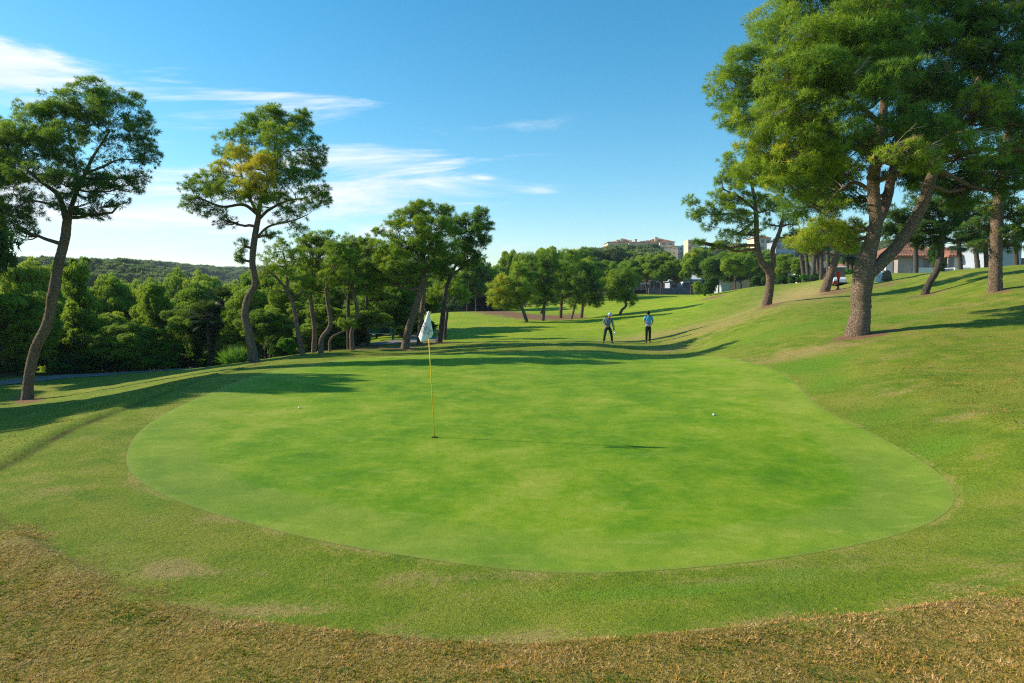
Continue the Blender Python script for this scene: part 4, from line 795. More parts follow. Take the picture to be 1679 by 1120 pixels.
# shrubs along the path
for kd, u, v, Y, wp, lb in [('bushA', 262, 556, 38, 66, 'bright green bush catching the sun beside the cart path, larger left one'), ('bushA', 322, 552, 40, 46, 'bright green bush beside the palms'),
    ('bushA', 225, 592, 36.5, 60, 'low leafy shrub at the foot of the bright bush'), ('bushB', 180, 590, 36, 60, 'low dark shrub at the path edge, middle left'), ('bushB', 110, 585, 35, 80, 'low dark shrub behind the leaning left pine'), ('bushB', 20, 590, 35, 90, 'low dark shrub at the far left behind the path'),
    ('bushC', 368, 562, 42, 36, 'greyish shrub behind the right palm'), ('bushC', 395, 560, 41, 40, 'greyish shrub left of the yellow patched pine'), ('bushB', 290, 585, 39, 60, 'dark shrub between the bright bushes'), ('bushB', 345, 580, 40, 50, 'dark shrub at the foot of the palms'),
    ('bushB', 450, 555, 39, 50, 'dark shrub right of the yellow patched pine'), ('bushA', 470, 562, 38.5, 36, 'green shrub behind the slender pale pine'), ('bushB', 505, 548, 40, 44, 'dark shrub behind the row of pines, left'), ('bushB', 550, 555, 40, 44, 'dark shrub behind the bent sapling'),
    ('bushB', 590, 552, 42, 36, 'dark shrub left of the green bench'), ('bushC', 465, 545, 41, 40, 'tawny shrub behind the slender pale pine'), ('bushB', 690, 530, 55, 50, 'dark shrub behind the large central pine'), ('bushB', 735, 500, 92, 26, 'dark shrub at the left end of the needle bed'),
    ('bushA', 1335, 452, 84, 16, 'small green shrub among the palm trunks'), ('bushA', 1390, 450, 80, 18, 'small green shrub beside the palm trunks, right'), ('bushA', 1318, 457, 84, 14, 'small green shrub at the left palm trunk')]:
    plant_px(kd, u, v, Y, wp, lb, cat='shrub', name='shrub', group='shrubs')
plant_px('bushB', 1166, 456, 84, 32, 'small dark broadleaf tree alone on the fairway crest', name='broadleaf_tree')
plant_px('bushC', 1146, 462, 88, 22, 'small pale green tree beside the dark broadleaf one', name='broadleaf_tree')

# bright fern-like clump at the foot of the yellow patched pine, fan palms
def spiky(label, u, v, Y, rpx, n, mat, seed, lean=.3):
    Y = push(u, Y)
    rng = np.random.default_rng(seed); b = P(u, v, Y); g = gz(b[0], Y); root = empty('fern_clump', (b[0], Y, g), label=label, cat='plant')
    A = np.zeros((n, 3)); A[:, :2] = rng.normal(0, .25, (n, 2)); D = rng.normal(size=(n, 3))*.8; D[:, 2] = abs(D[:, 2])+.8; D /= np.linalg.norm(D, axis=1)[:, None]
    V, Fq, tt_ = tufts(A, D, np.full(n, rpx*Y/F), 5, .06, rng, np.full(n, .85), .3, 1); mesh_np('fronds', V, Fq, mat, root, attrs=dict(tint=tt_, nrm=tufts.N)); return root
spiky('spiky bright green clump left of the yellow patched pine trunk', 388, 600, 36, 26, 260, BUSH, 3)
def fan_palm(label, u, vtop, vbase, Y, rpx, trunk_r, seed, group, skirt=True, top=None, ub=None, nf=46):
    rng = np.random.default_rng(seed); ub = ub or u; Y = push(u, Y); bx = P(ub, vbase, Y)[0]; g = gz(bx, Y); root = empty('fan_palm', (bx, Y, g), label=label, cat='palm', group=group)
    t = P(u, vtop, Y)-np.array((bx, Y, g)); n = 18; q = np.linspace(0, 1, n)[:, None]; p = np.c_[t[0]*q[:, 0]+.05*np.sin(q[:, 0]*5), np.zeros(n), -.2+(t[2]+.2)*q[:, 0]]
    r_ = trunk_r*(1.0-.25*q[:, 0])*(1+.06*(np.arange(n) % 2)); r_[0] *= 1.3
    V, Fq = tube_arrays(p, r_, 10, .04, rng); mesh_np('trunk', V, Fq, PALMT, root, smooth=True)
    c = p[-1]; R_ = rpx*Y/F; fr = []; st = []; tv = []
    for k in range(nf):
        a = rng.random()*6.283; e = rng.uniform(-.9, 1.4) if skirt else rng.uniform(-.4, 1.3)
        d = np.array((math.cos(a)*math.cos(e), math.sin(a)*math.cos(e), math.sin(e))); sl_ = R_*.45; s_ = c+d*sl_
        st.append(tube_arrays(np.array([c, c+d*sl_*.5+np.array((0, 0, .03)), s_]), [.02, .016, .01], 4))
        side_ = np.cross(d, (0, 0, 1)); side_ /= np.linalg.norm(side_)+1e-9; upv = np.cross(side_, d)
        nb = 21
        for b_ in range(nb):
            an = (b_/(nb-1)-.5)*2.6; dd = d*math.cos(an)+side_*math.sin(an)+upv*.12; Lf = R_*.58*(1-.22*abs(an)/1.3)
            m_ = s_+dd*Lf*.6; tip = s_+dd*Lf+np.array((0, 0, -.12*Lf)); w_ = np.cross(dd, upv)*Lf*.035
            fr.append([s_, m_-w_, tip, m_+w_]); tv += [max(0, .45+.3*e+rng.normal(0, .05))]*4
    V, Fq = join_arrays(st); mesh_np('stalks', V, Fq, PALMT, root)
    V = np.array(fr).reshape(-1, 3); mesh_np('fronds', V, np.arange(len(V)).reshape(-1, 4), PALMM, root, attrs=dict(tint=tv))
    return root
fan_palm('shorter dark fan palm with spread crown beside the bright bushes', 342, 520, 600, 38, 34, .22, 61, 'fan palms by the cart path', ub=345)
fan_palm('taller fan palm with sunlit boot scars left of the yellow patched pine', 366, 497, 590, 39, 34, .2, 62, 'fan palms by the cart path', ub=380)
PG = 'palms by the villas'
for u, vt, vb, Y, ub, lb in [(1311, 398, 466, 86, 1318, 'leftmost palm trunk of the row, leaning left'), (1321, 400, 458, 90, 1325, 'second palm trunk from the left of the row'), (1337, 400, 465, 84, 1331, 'palm leaning right in the palm row'),
    (1338, 404, 462, 88, 1343, 'palm leaning left, fourth of the row'), (1347, 396, 462, 87, 1346, 'upright palm, fifth of the row'), (1358, 398, 455, 92, 1357, 'dark palm just left of the short leaning pine'), (1389, 415, 452, 92, 1389, 'pale thin palm right of the short leaning pine'), (1396, 420, 452, 94, 1397, 'pale thin palm next to the huge near pine'),
    (1501, 385, 452, 74, 1501, 'palm with a skirt of dead fronds in front of the villa'), (1573, 400, 448, 72, 1574, 'thick grey palm at the corner of the villa'), (1600, 402, 445, 70, 1604, 'palm trunk leaning left before the pale wall'), (1617, 400, 445, 70, 1618, 'palm trunk touching the straight thick pine'), (1665, 385, 440, 68, 1666, 'dark palm before the grey building at the right edge')]:
    fan_palm(lb, u, vt, vb, Y, 22, .26, int(u), PG, ub=ub, nf=34)
plant_px('bushB', 1532, 400, 66, 30, 'dark leafy tree leaning on the villa behind the crooked pine', name='broadleaf_tree')

# far wooded hills: one mass that nobody could count
def canopy(name, pts, src, size):
    me = bpy.data.meshes.new(name); me.from_pydata([tuple(p) for p in pts], [], []); o = bpy.data.objects.new(name, me); link(o); tag(o, kind='stuff')
    ng_ = bpy.data.node_groups.new(name, 'GeometryNodeTree'); ng_.interface.new_socket('Geometry', in_out='INPUT', socket_type='NodeSocketGeometry'); ng_.interface.new_socket('Geometry', in_out='OUTPUT', socket_type='NodeSocketGeometry')
    gi = ng_.nodes.new('NodeGroupInput'); go = ng_.nodes.new('NodeGroupOutput'); ip = ng_.nodes.new('GeometryNodeInstanceOnPoints'); oi = ng_.nodes.new('GeometryNodeObjectInfo'); oi.inputs[0].default_value = src
    rv = ng_.nodes.new('FunctionNodeRandomValue'); rv.data_type = 'FLOAT_VECTOR'; rv.inputs[0].default_value = (0, 0, 0); rv.inputs[1].default_value = (.1, .1, 6.28)
    rs_ = ng_.nodes.new('FunctionNodeRandomValue'); rs_.data_type = 'FLOAT'; rs_.inputs[2].default_value = size[0]; rs_.inputs[3].default_value = size[1]; rs_.inputs[8].default_value = 3
    l = ng_.links; l.new(gi.outputs[0], ip.inputs['Points']); l.new(oi.outputs['Geometry'], ip.inputs['Instance']); l.new(rv.outputs[0], ip.inputs['Rotation']); l.new(rs_.outputs[1], ip.inputs['Scale']); l.new(ip.outputs[0], go.inputs[0])
    md = o.modifiers.new('scatter', 'NODES'); md.node_group = ng_; return o
ftm, ffm, _h, _w = template('far', 120, 6, 6, .5, .5, FARM, BARKD, 9, k=5, wr=.5, tint=.55, dens=.8)
fsrc = bpy.data.objects.new('far_crown', ffm)
hr = np.random.default_rng(9); pts = []
def scatter(a0, a1, r0, r1, n):
    a = np.radians(hr.uniform(a0, a1, n)); r = np.exp(hr.uniform(math.log(r0), math.log(r1), n)); x = r*np.sin(a); y = r*np.cos(a); z = H(x, y)-1.0
    return np.c_[x, y, z]
canopy('valley_and_hill_forest', np.r_[scatter(-52, -12, 190, 620, 2300), scatter(-60, 50, 160, 420, 2600)[:0], scatter(-14, 12, 170, 420, 1100), scatter(-75, -50, 120, 500, 700)], fsrc, (1.0, 2.1))
canopy('distant_ridge_forest', np.r_[scatter(-45, 5, 620, 1050, 2600), scatter(14, 30, 420, 900, 500)], fsrc, (1.6, 2.8))

# ------------------------------------------------------------------ flagstick, hole, balls
hx, hy = hit(713, 718); hz = gz(hx, hy)+.008
WHITE = MAT('white_enamel', (.8, .8, .78), .35); YEL = MAT('yellow_paint', (.92, .56, .02), .4)
hole = MB(); hole.lathe([(.054, -.10), (.054, .004), (.058, .005), (.058, -.1)], 28)
fs = empty('flagstick', (hx, hy, hz), label='yellow flagstick with drooping white flag standing in the hole on the green', cat='golf flag')
top = Vector(P(700.5, 513, hy+.05))-Vector((hx, hy, hz)); topv = top
m = MB(); m.tube([(0, 0, -.1), tuple(topv*.5), tuple(topv)], [.0085, .0085, .0075], 10); m.build('pole', YEL, fs, True)
m = MB(); m.lathe([(.0, 0), (.012, .0), (.014, .012), (.0, .022)], 12, Matrix.Translation(topv)); m.build('finial', WHITE, fs, True)
# cloth: hinged along the pole, hanging in folds
clothm = MAT('flag_cloth', (.88, .82, .77), .8, (300, .001)); clothm.node_tree.nodes['Principled BSDF'].inputs['Transmission Weight'].default_value = 0.0
fh = .60; fl = .50
def cloth(s, t):      # s along the fly 0..1, t down the hoist 0..1
    down = topv*(1-t*.0)-Vector((0, 0, 1))*(.02+t*fh*.62)*1.0
    ax = topv*((topv.length-.02-t*.38)/topv.length)
    # fly droops down and to the left, then folds back behind the pole
    x = -.005-.17*math.sin(min(s, .62)/.62*1.35)*(.45+.55*t)*(1-.10*t)+.30*max(0, s-.55)*(.2+.8*t)
    z = -s*.30-.12*s*s*(1-t)
    y = -.03*math.sin(s*3.1)-.05*math.sin(s*6.0+t*1.5)*.7-.02
    return ax+Vector((x, y, z*(.35+.2*t)+(-.05*math.sin(s*3.14)*t)))
# explicit silhouette in the plane facing the green, taken at the flag's own distance
def fp(u, v, dy): q = P(u, v, hy+.05+dy); return Vector(q)-Vector((hx, hy, hz))
colsf = [  # (top u,v) -> (bottom u,v) strips left to right with depth of the fold
    ((701.6, 511), (686.3, 552), -.10), ((702.4, 510.2), (690.8, 561.6), -.155), ((703.2, 510.0), (697.5, 558.5), -.10), ((703.8, 510.2), (703.8, 555.6), -.07), ((704.3, 510.6), (707.8, 553.2), -.12), ((704.6, 511.5), (710.4, 546), -.05), ((704.2, 512), (707.0, 549), .03), ((703, 512), (704.5, 545), .04)]
NV = 14; V = []; cols_ = []
import itertools
K = len(colsf); sub = 5
for a in range((K-1)*sub+1):
    f = a/sub; i0 = min(int(f), K-2); g_ = f-i0; g_ = g_*g_*(3-2*g_) if False else g_
    A0, A1 = colsf[i0], colsf[i0+1]
    t0 = [A0[0][0]*(1-g_)+A1[0][0]*g_, A0[0][1]*(1-g_)+A1[0][1]*g_]; b0 = [A0[1][0]*(1-g_)+A1[1][0]*g_, A0[1][1]*(1-g_)+A1[1][1]*g_]; dd = A0[2]*(1-g_)+A1[2]*g_
    for b in range(NV):
        t = b/(NV-1); bulge = 0
        if f > 4: bulge = 2.6*math.sin(t*math.pi)*min(1, f-4)*(-.6)
        u = t0[0]+(b0[0]-t0[0])*t+bulge*.5; v = t0[1]+(b0[1]-t0[1])*t
        V.append(fp(u, v, dd*(.12+.88*t)+.006*math.sin(9*t+f*2)))
Fq = [(a*NV+b, (a+1)*NV+b, (a+1)*NV+b+1, a*NV+b+1) for a in range((K-1)*sub) for b in range(NV-1)]
m = MB(); m.add(V, Fq); flag = m.build('flag', clothm, fs, True); so_ = flag.modifiers.new('thick', 'SOLIDIFY'); so_.thickness = .002
INK = MAT('printed_ink', (.03, .035, .05), .7)
def flagtext(body, u, v, ang, size, name='lettering', shear=0.0):
    cu = bpy.data.curves.new(name, 'FONT'); cu.body = body; cu.size = size; cu.align_x = 'CENTER'; cu.align_y = 'CENTER'; cu.extrude = .0015; cu.shear = shear; cu.resolution_u = 3
    o = bpy.data.objects.new(name, cu); dg = bpy.context.evaluated_depsgraph_get()
    C.objects.link(o); dg.update(); me = bpy.data.meshes.new_from_object(o.evaluated_get(dg)); bpy.data.objects.remove(o)
    me.materials.clear(); me.materials.append(INK); q = bpy.data.objects.new(name, me); link(q, flag)
    q.location = fp(u, v, -.165); q.rotation_euler = (math.pi/2, R(ang), 0); return q
flagtext('Real Golf', 698.6, 532.6, 55, .075, shear=.3); flagtext('RAMBLAS', 696.3, 538.6, 55, .066); flagtext('GOLF', 692.6, 543.0, 55, .055)
cupm = MAT('cup_shade', (.01, .012, .008), .9)  # near-black flat disc paints the shade inside the hole
cup = MB(); cup.lathe([(.0, .0005), (.058, .0006), (.0581, 0)], 28); co_ = cup.build('hole_opening', cupm, None); co_.location = (hx, hy, hz+.002)
tag(co_, 'dark round golf hole at the foot of the yellow flagstick', 'golf hole')
rim = MB()
V = []; 
for r_, z_ in ((.054, -.001), (.054, .004), (.060, .004), (.060, -.001)):
    for i_ in range(28): a = i_*math.tau/28; V.append((r_*math.cos(a), r_*math.sin(a), z_))
rim.add(V, [(j_*28+i_, j_*28+(i_+1) % 28, (j_+1)*28+(i_+1) % 28, (j_+1)*28+i_) for j_ in range(3) for i_ in range(28)]); rim.build('rim', MAT('cut_turf_edge', (.05, .06, .02), .9), co_)
ballm = MAT('golf_ball', (.82, .82, .80), .3, (420, .0006))
def ball(u, v, lb):
    x, y = hit(u, v); bm = bmesh.new(); bmesh.ops.create_icosphere(bm, subdivisions=3, radius=.0235); me = bpy.data.meshes.new('golf_ball'); bm.to_mesh(me); bm.free()
    me.materials.append(ballm); me.polygons.foreach_set('use_smooth', [True]*len(me.polygons)); o = bpy.data.objects.new('golf_ball', me); link(o); o.location = (x, y, gz(x, y)+.008+.021); tag(o, lb, 'golf ball', 'golf balls on the green')
ball(491, 670.5, 'white golf ball left of the flagstick, below the tree shadow'); ball(1170, 682, 'white golf ball on the right part of the green')

# ------------------------------------------------------------------ golfers
def skin(name, pts, edges, mat, parent, sub=2, root=0):
    """pts: list of (x,y,z,rx[,ry])"""
    me = bpy.data.meshes.new(name); me.from_pydata([p[:3] for p in pts], edges, []); o = bpy.data.objects.new(name, me); link(o, parent)
    md = o.modifiers.new('skin', 'SKIN'); md.use_smooth_shade = True
    for i_, p in enumerate(pts):
        sv_ = me.skin_vertices[0].data[i_]; sv_.radius = (p[3], p[4] if len(p) > 4 else p[3]); sv_.use_root = (i_ == root)
    s_ = o.modifiers.new('sub', 'SUBSURF'); s_.levels = sub; s_.render_levels = sub
    dg = bpy.context.evaluated_depsgraph_get(); dg.update(); m2 = bpy.data.meshes.new_from_object(o.evaluated_get(dg))
    o.modifiers.clear(); o.data = m2; m2.materials.clear(); m2.materials.append(mat); return o
SKIN = MAT('skin', (.42, .23, .15), .6)
def golfer(label, u, Y, J, shirt, trouser, cap_m, cap_look, longsleeve, seed, vbase):
    b = P(u, vbase, Y); root = empty('person', (b[0], Y, gz(b[0], Y)), label=label, cat='person')
    g = lambda k: Vector(J[k])
    hip, chest, neck, head = g('hip'), g('chest'), g('neck'), g('head')
    pts = [(*hip, .10, .08), (*(hip.lerp(chest, .5)), .10, .085), (*chest, .13, .095), (*(chest.lerp(neck, .7)), .10, .08), (*neck, .055), (*(neck.lerp(head, .45)), .058), (*head, .088, .10), (*(head+Vector((0, 0, .075))), .07, .085)]
    ed = [(i_, i_+1) for i_ in range(7)]
    look = Vector(cap_look).normalized()
    pts.append((*(head+look*.105+Vector((0, 0, -.01))), .016)); ed.append((6, 8))      # nose
    def chain(start, names, rads):
        pr = start
        for n_, r_ in zip(names, rads): pts.append((*g(n_), r_)); ed.append((pr, len(pts)-1)); pr = len(pts)-1
    for s_ in ('l', 'r'):
        chain(2, ['sh'+s_, 'el'+s_, 'wr'+s_, 'pa'+s_], [.050, .040, .028, .030])
        chain(0, ['th'+s_, 'kn'+s_, 'an'+s_, 'to'+s_], [.070, .048, .030, .020])
    # five fingers on each hand, bent round what they hold
    body = None
    for s_, wi in (('l', 1), ('r', -1)):
        pa, wr_ = g('pa'+s_), g('wr'+s_); d = (pa-wr_).normalized(); sidev = d.cross(Vector((0, -1, 0))).normalized(); nrm = sidev.cross(d).normalized()
        pi = next(i_ for i_, p in enumerate(pts) if (Vector(p[:3])-pa).length < 1e-6)
        for f_, (off, L_) in enumerate(((-.027, .055), (-.009, .065), (.009, .060), (.027, .048))):
            a = pa+sidev*off+d*.03; b1 = a+d*L_*.5-nrm*.012; b2 = b1+d*L_*.2-nrm*.026
            for q in (a, b1, b2): pts.append((*q, .009))
            k = len(pts); ed += [(pi, k-3), (k-3, k-2), (k-2, k-1)]
        a = pa+sidev*-.035*wi; b1 = a+sidev*-.022*wi+d*.025-nrm*.012
        pts.append((*a, .011)); pts.append((*b1, .009)); k = len(pts); ed += [(pi, k-2), (k-2, k-1)]
    skin('body', pts, ed, SKIN, root)
    # shirt
    c = []; e = []
    c = [(*(hip+Vector((0, 0, -.07))), .160, .135), (*(hip+Vector((0, 0, .05))), .158, .13), (*(hip.lerp(chest, .55)), .158, .13), (*chest, .168, .125), (*(chest.lerp(neck, .75)), .10, .085), (*(neck+Vector((0, 0, -.005))), .07, .065)]
    e = [(i_, i_+1) for i_ in range(5)]
    for s_ in ('l', 'r'):
        sh, el, wr_ = g('sh'+s_), g('el'+s_), g('wr'+s_); c.append((*sh, .070)); k = len(c)-1; e.append((3, k))
        if longsleeve: c.append((*el, .062)); c.append((*(el.lerp(wr_, .92)), .045)); e += [(k, k+1), (k+1, k+2)]
        else: c.append((*(sh.lerp(el, .72)), .072)); e.append((k, k+1))
    skin('shirt', c, e, shirt, root)
    c = [(*(hip+Vector((0, 0, .09))), .150, .125), (*(hip+Vector((0, 0, -.05))), .150, .13)]; e = [(0, 1)]
    for s_ in ('l', 'r'):
        c.append((*g('th'+s_), .105)); c.append((*g('kn'+s_), .078)); c.append((*(g('an'+s_)+Vector((0, 0, .0))), .064)); k = len(c); e += [(1, k-3), (k-3, k-2), (k-2, k-1)]
    skin('trousers', c, e, trouser, root)
    for s_ in ('l', 'r'):
        an, to = g('an'+s_), g('to'+s_); skin('shoe', [(*(an+Vector((0, 0, -.03))), .062), (*(an.lerp(to, .5)+Vector((0, 0, -.02))), .055, .055), (*(to+(to-an)*.15), .045, .045)], [(0, 1), (1, 2)], SHOE, root, 1)
    # hair, cap with brim, collar
    mh = MB(); Rz = look.to_track_quat('Y', 'Z').to_matrix().to_4x4(); Mt = Matrix.Translation(head)@Rz
    m1 = MB(); m1.lathe([(.100, .015), (.104, .05), (.092, .095), (.055, .125), (.012, .134)], 20, Mt)
    br = [(x_*.01, 0, 0) for x_ in ()]
    V = []; n = 9
    for zz_ in (.018, .030):
        for k in range(n): a = R(25+130*k/(n-1)); V.append((.098*math.cos(a), .098*math.sin(a), zz_))
        for k in range(n): a = R(25+130*k/(n-1)); V.append((.115*math.cos(a), .098*math.sin(a)+.075, zz_-.012))
    Fb = [(k, k+1, n+k+1, n+k) for k in range(n-1)]+[(2*n+k, 3*n+k, 3*n+k+1, 2*n+k+1) for k in range(n-1)]+[(n+k, n+k+1, 3*n+k+1, 3*n+k) for k in range(n-1)]
    m1.add([Mt@Vector(q) for q in V], Fb); m1.build('cap', cap_m, root, True)
    ey = MB()
    for dx in (-.032, .032):
        ey.lathe([(.001, -.010), (.009, -.005), (.010, 0), (.009, .005), (.001, .010)], 8, Mt@Matrix.Translation((dx, .088, .002)))
    ey.build('eyes', SHOE, root, True)
    mo = MB(); mo.box(-.024, .024, .086, .094, -.052, -.044, Mt); mo.build('mouth', MAT('lips', (.3, .1, .08), .6), root)
    ha = MB(); ha.lathe([(.092, -.045), (.097, -.02), (.099, .018), (.09, .02)], 16, Mt@Matrix.Translation((0, -.018, 0))@Matrix.Scale(.92, 4)); ha.build('hair', MAT('grey_hair', (.22, .2, .18), .8), root, True)
    return root, b
SHOE = MAT('black_leather', (.02, .02, .022), .5)
GREYK = MAT('grey_knit', (.19, .22, .25), .9, (90, .004)); BLUEP = MAT('pale_blue_polo', (.12, .42, .62), .8, (60, .003)); TR1 = MAT('charcoal_trousers', (.025, .028, .034), .85, (20, .01)); TR2 = MAT('black_trousers', (.02, .022, .024), .85, (20, .01))
CAPW = MAT('pale_blue_cap', (.45, .58, .66), .7); CAPB = MAT('black_cap', (.015, .015, .018), .7)
JL = dict(hip=(-.01, 0, .90), chest=(.0, -.05, 1.24), neck=(.03, -.08, 1.43), head=(.07, -.15, 1.555), shl=(-.17, -.05, 1.37), ell=(-.27, -.04, 1.10), wrl=(-.15, -.20, .97), pal=(-.10, -.25, .93),
          shr=(.19, -.04, 1.36), elr=(.25, -.02, 1.09), wrr=(.28, -.14, .86), par=(.29, -.18, .79), thl=(-.10, 0, .84), knl=(-.17, -.03, .48), anl=(-.22, .02, .09), tol=(-.25, -.14, .035), thr=(.10, 0, .84), knr=(.19, -.04, .48), anr=(.24, .02, .09), tor=(.26, -.14, .035))
g1, b1 = golfer('golfer in grey sweater and pale cap leaning over with a putter', 996.5, 37.5, JL, GREYK, TR1, CAPW, (.45, -.85, -.45), True, 1, 562)
JR = dict(hip=(0, 0, .93), chest=(.0, -.02, 1.28), neck=(-.01, -.04, 1.50), head=(-.03, -.08, 1.63), shl=(-.19, -.02, 1.42), ell=(-.24, -.03, 1.13), wrl=(-.07, -.20, .97), pal=(-.01, -.23, .93),
          shr=(.19, -.02, 1.42), elr=(.25, .0, 1.13), wrr=(.10, -.20, .98), par=(.05, -.24, .94), thl=(-.09, 0, .88), knl=(-.09, -.01, .50), anl=(-.09, .02, .09), tol=(-.13, -.14, .035), thr=(.08, 0, .88), knr=(.085, -.01, .50), anr=(.09, .0, .09), tor=(.11, -.16, .035))
g2, b2 = golfer('golfer in light blue polo, black cap and black trousers looking down, right of the two', 1062.5, 37.5, JR, BLUEP, TR2, CAPB, (-.12, -.8, -.5), False, 2, 561)
STEEL = MAT('club_steel', (.6, .6, .6), .25, metal=1); GRIP = MAT('rubber_grip', (.03, .03, .03), .8); GLOVE = MAT('white_glove', (.75, .75, .74), .8)
def club(label, root, a, b, name='putter', glove=None):
    a, b = Vector(a), Vector(b); base = root.location; e = empty(name, tuple(base+b), label=label, cat='golf club'); a2 = a-b; z0 = Vector((0, 0, 0))
    m = MB(); m.tube([tuple(a2*.72), (0, 0, 0)], [.0065, .005], 8); m.build('shaft', STEEL, e, True)
    m = MB(); m.tube([tuple(a2), tuple(a2*.72)], [.014, .011], 8); m.build('grip', GRIP, e, True)
    m = MB(); m.box(-.055, .055, -.02, .012, -.03, .0); m.build('club_head', STEEL, e, bevel=.005)
    return e
club('putter held by the golfer in grey, its head resting on the green', g1, (-.15, -.31, .97), (.13, -.34, .04))
club('second club held upright by the golfer in grey beside his leg', g1, (.35, -.20, 1.02), (.31, -.16, .10), name='golf_club')
club('putter held sideways by the golfer in blue, pointing right', g2, (.0, -.30, .95), (.55, .25, 1.02))

# ------------------------------------------------------------------ bench, washer, cart, rock, board
GREENP = MAT('green_paint', (.02, .10, .06), .6, colvar=(4, (.03, .13, .08))); DKG = MAT('dark_green_paint', (.012, .05, .035), .7)
bx = P(629, 560, 45)[0]; s_ = 45/F; bz = gz(bx, 45); bench = empty('green_bench', (bx, 45, bz), 0, label='dark green painted bench with tall panelled back under the pines beside the path', cat='bench')
for x0, x1 in ((-.98, -.30), (-.27, .38)):
    m = MB(); m.box(x0, x1, .18, .24, .42, 1.02 if x0 > -.5 else .98); m.build('back_panel', DKG if x0 > -.5 else GREENP, bench, bevel=.01)
for k in range(4):
    m = MB(); m.box(-1.0, .72, -.30+k*.12, -.20+k*.12, .40, .435); m.build('seat_slat', GREENP, bench, bevel=.005)
m = MB(); m.box(-1.0, .72, .245, .275, .95, 1.05); m.build('top_rail', GREENP, bench)
for x_ in (-.95, .60):
    m = MB(); m.box(x_, x_+.07, -.28, -.2, -.05, .395); m.box(x_, x_+.07, .28, .35, -.05, 1.02); m.build('leg', GREENP, bench)
m = MB(); m.box(.45, .72, -.02, .24, .45, .72); m.build('side_box', GREENP, bench, bevel=.01)
RED = MAT('red_enamel', (.62, .035, .02), .35); BLK = MAT('black_rubber', (.015, .015, .017), .7); CARTW = MAT('cart_white', (.62, .68, .78), .3); CARTB = MAT('cart_blue', (.03, .06, .14), .3); GLASS = MAT('dark_glass', (.03, .05, .06), .1, spec=.6)
wx = P(1374, 476, 50)[0]; bw = empty('ball_washer', (wx, 50, gz(wx, 50)), label='red ball washer post on a foot plate right of the short leaning pine', cat='ball washer')
bw.scale = (1.25, 1.25, 1.2)
m = MB(); m.lathe([(.16, 0), (.16, .03), (.05, .06)], 16); m.build('foot', RED, bw, True)
m = MB(); m.lathe([(.05, .05), (.05, .62), (.06, .64)], 14); m.build('post', BLK, bw, True)
m = MB(); m.lathe([(.06, .62), (.085, .66), (.085, .78), (.12, .86), (.13, 1.0), (.12, 1.04), (.04, 1.06)], 16); m.build('washer_head', RED, bw, True)
m = MB(); m.lathe([(.10, .28), (.12, .30), (.12, .50), (.10, .52)], 14, Matrix.Translation((-.17, -.05, 0))); m.lathe([(.02, .3), (.02, .42)], 8, Matrix.Translation((-.08, -.02, 0))); m.build('towel_bin', RED, bw, True)
cx = P(1372, 470, 56)[0]; gc = empty('golf_cart', (cx, 56, gz(cx, 56)), R(-12), label='white golf cart parked behind the red ball washer', cat='golf cart'); gc.scale = (.84, .84, .84)
def body_profile(mb, w_, prof):
    V = [(-w_, y, z) for y, z in prof]+[(w_, y, z) for y, z in prof]; n = len(prof)
    mb.add(V, [tuple(range(n)), tuple(range(2*n-1, n-1, -1))]+[(i_, n+i_, n+(i_+1) % n, (i_+1) % n) for i_ in range(n)])
m = MB(); body_profile(m, .58, [(-1.15, .30), (-1.12, .62), (-.85, .78), (-.55, .84), (-.5, .42), (.35, .42), (.4, .72), (1.1, .72), (1.12, .3)]); m.build('body', CARTW, gc, bevel=.04)
m = MB(); body_profile(m, .60, [(-1.1, .18), (-1.12, .30), (1.1, .30), (1.1, .18)]); m.build('chassis', BLK, gc)
m = MB(); m.box(-.5, .5, .15, .62, .68, .8); m.box(-.5, .5, .58, .70, .8, 1.15); m.build('seat', MAT('cart_seat', (.03, .035, .05), .6), gc, bevel=.03)
m = MB(); body_profile(m, .64, [(-.75, 1.78), (-.7, 1.86), (.8, 1.86), (.85, 1.78)]); m.build('roof', CARTW, gc, bevel=.03)
m = MB(); m.box(-.52, .52, -.66, -.645, .85, 1.74); m.build('windscreen', GLASS, gc)
for x_ in (-.55, .55):
    m = MB(); m.tube([(x_, -.62, .8), (x_, -.55, 1.8)], [.018]*2, 6); m.tube([(x_, .72, .7), (x_, .7, 1.8)], [.018]*2, 6); m.build('roof_strut', BLK, gc)
    m = MB(); m.lathe([(.05, -.02), (.055, .02)], 10, Matrix.Translation((x_*.72, -1.13, .58))@Matrix.Rotation(math.pi/2, 4, 'X')); m.build('headlight', WHITE, gc)
    for y_ in (-.78, .78):
        m = MB(); m.lathe([(.10, -.07), (.21, -.08), (.23, -.03), (.23, .03), (.21, .08), (.10, .07)], 18, Matrix.Translation((x_, y_, .22))@Matrix.Rotation(math.pi/2, 4, 'Y')); wh = m.build('wheel', BLK, gc, True)
        m = MB(); m.lathe([(.1, -.075), (.1, .075)], 12, Matrix.Translation((x_, y_, .22))@Matrix.Rotation(math.pi/2, 4, 'Y')); m.build('hub', WHITE, wh)
rx_ = P(1452, 466, 50)[0]; rng_ = np.random.default_rng(4)
bm = bmesh.new(); bmesh.ops.create_icosphere(bm, subdivisions=4, radius=1)
for v_ in bm.verts:
    n_ = v_.co.normalized(); k = 1+.10*math.sin(n_.x*3+1)+.08*math.sin(n_.y*5+n_.z*4)+.05*math.sin(n_.z*9+n_.x*7); v_.co = Vector((n_.x*.42*k, n_.y*.40*k, n_.z*.46*k+.28))
me = bpy.data.meshes.new('boulder'); bm.to_mesh(me); bm.free(); me.materials.append(MAT('brown_stone', (.10, .06, .03), .8, (9, .05), (3, (.22, .15, .08)))); me.polygons.foreach_set('use_smooth', [True]*len(me.polygons))
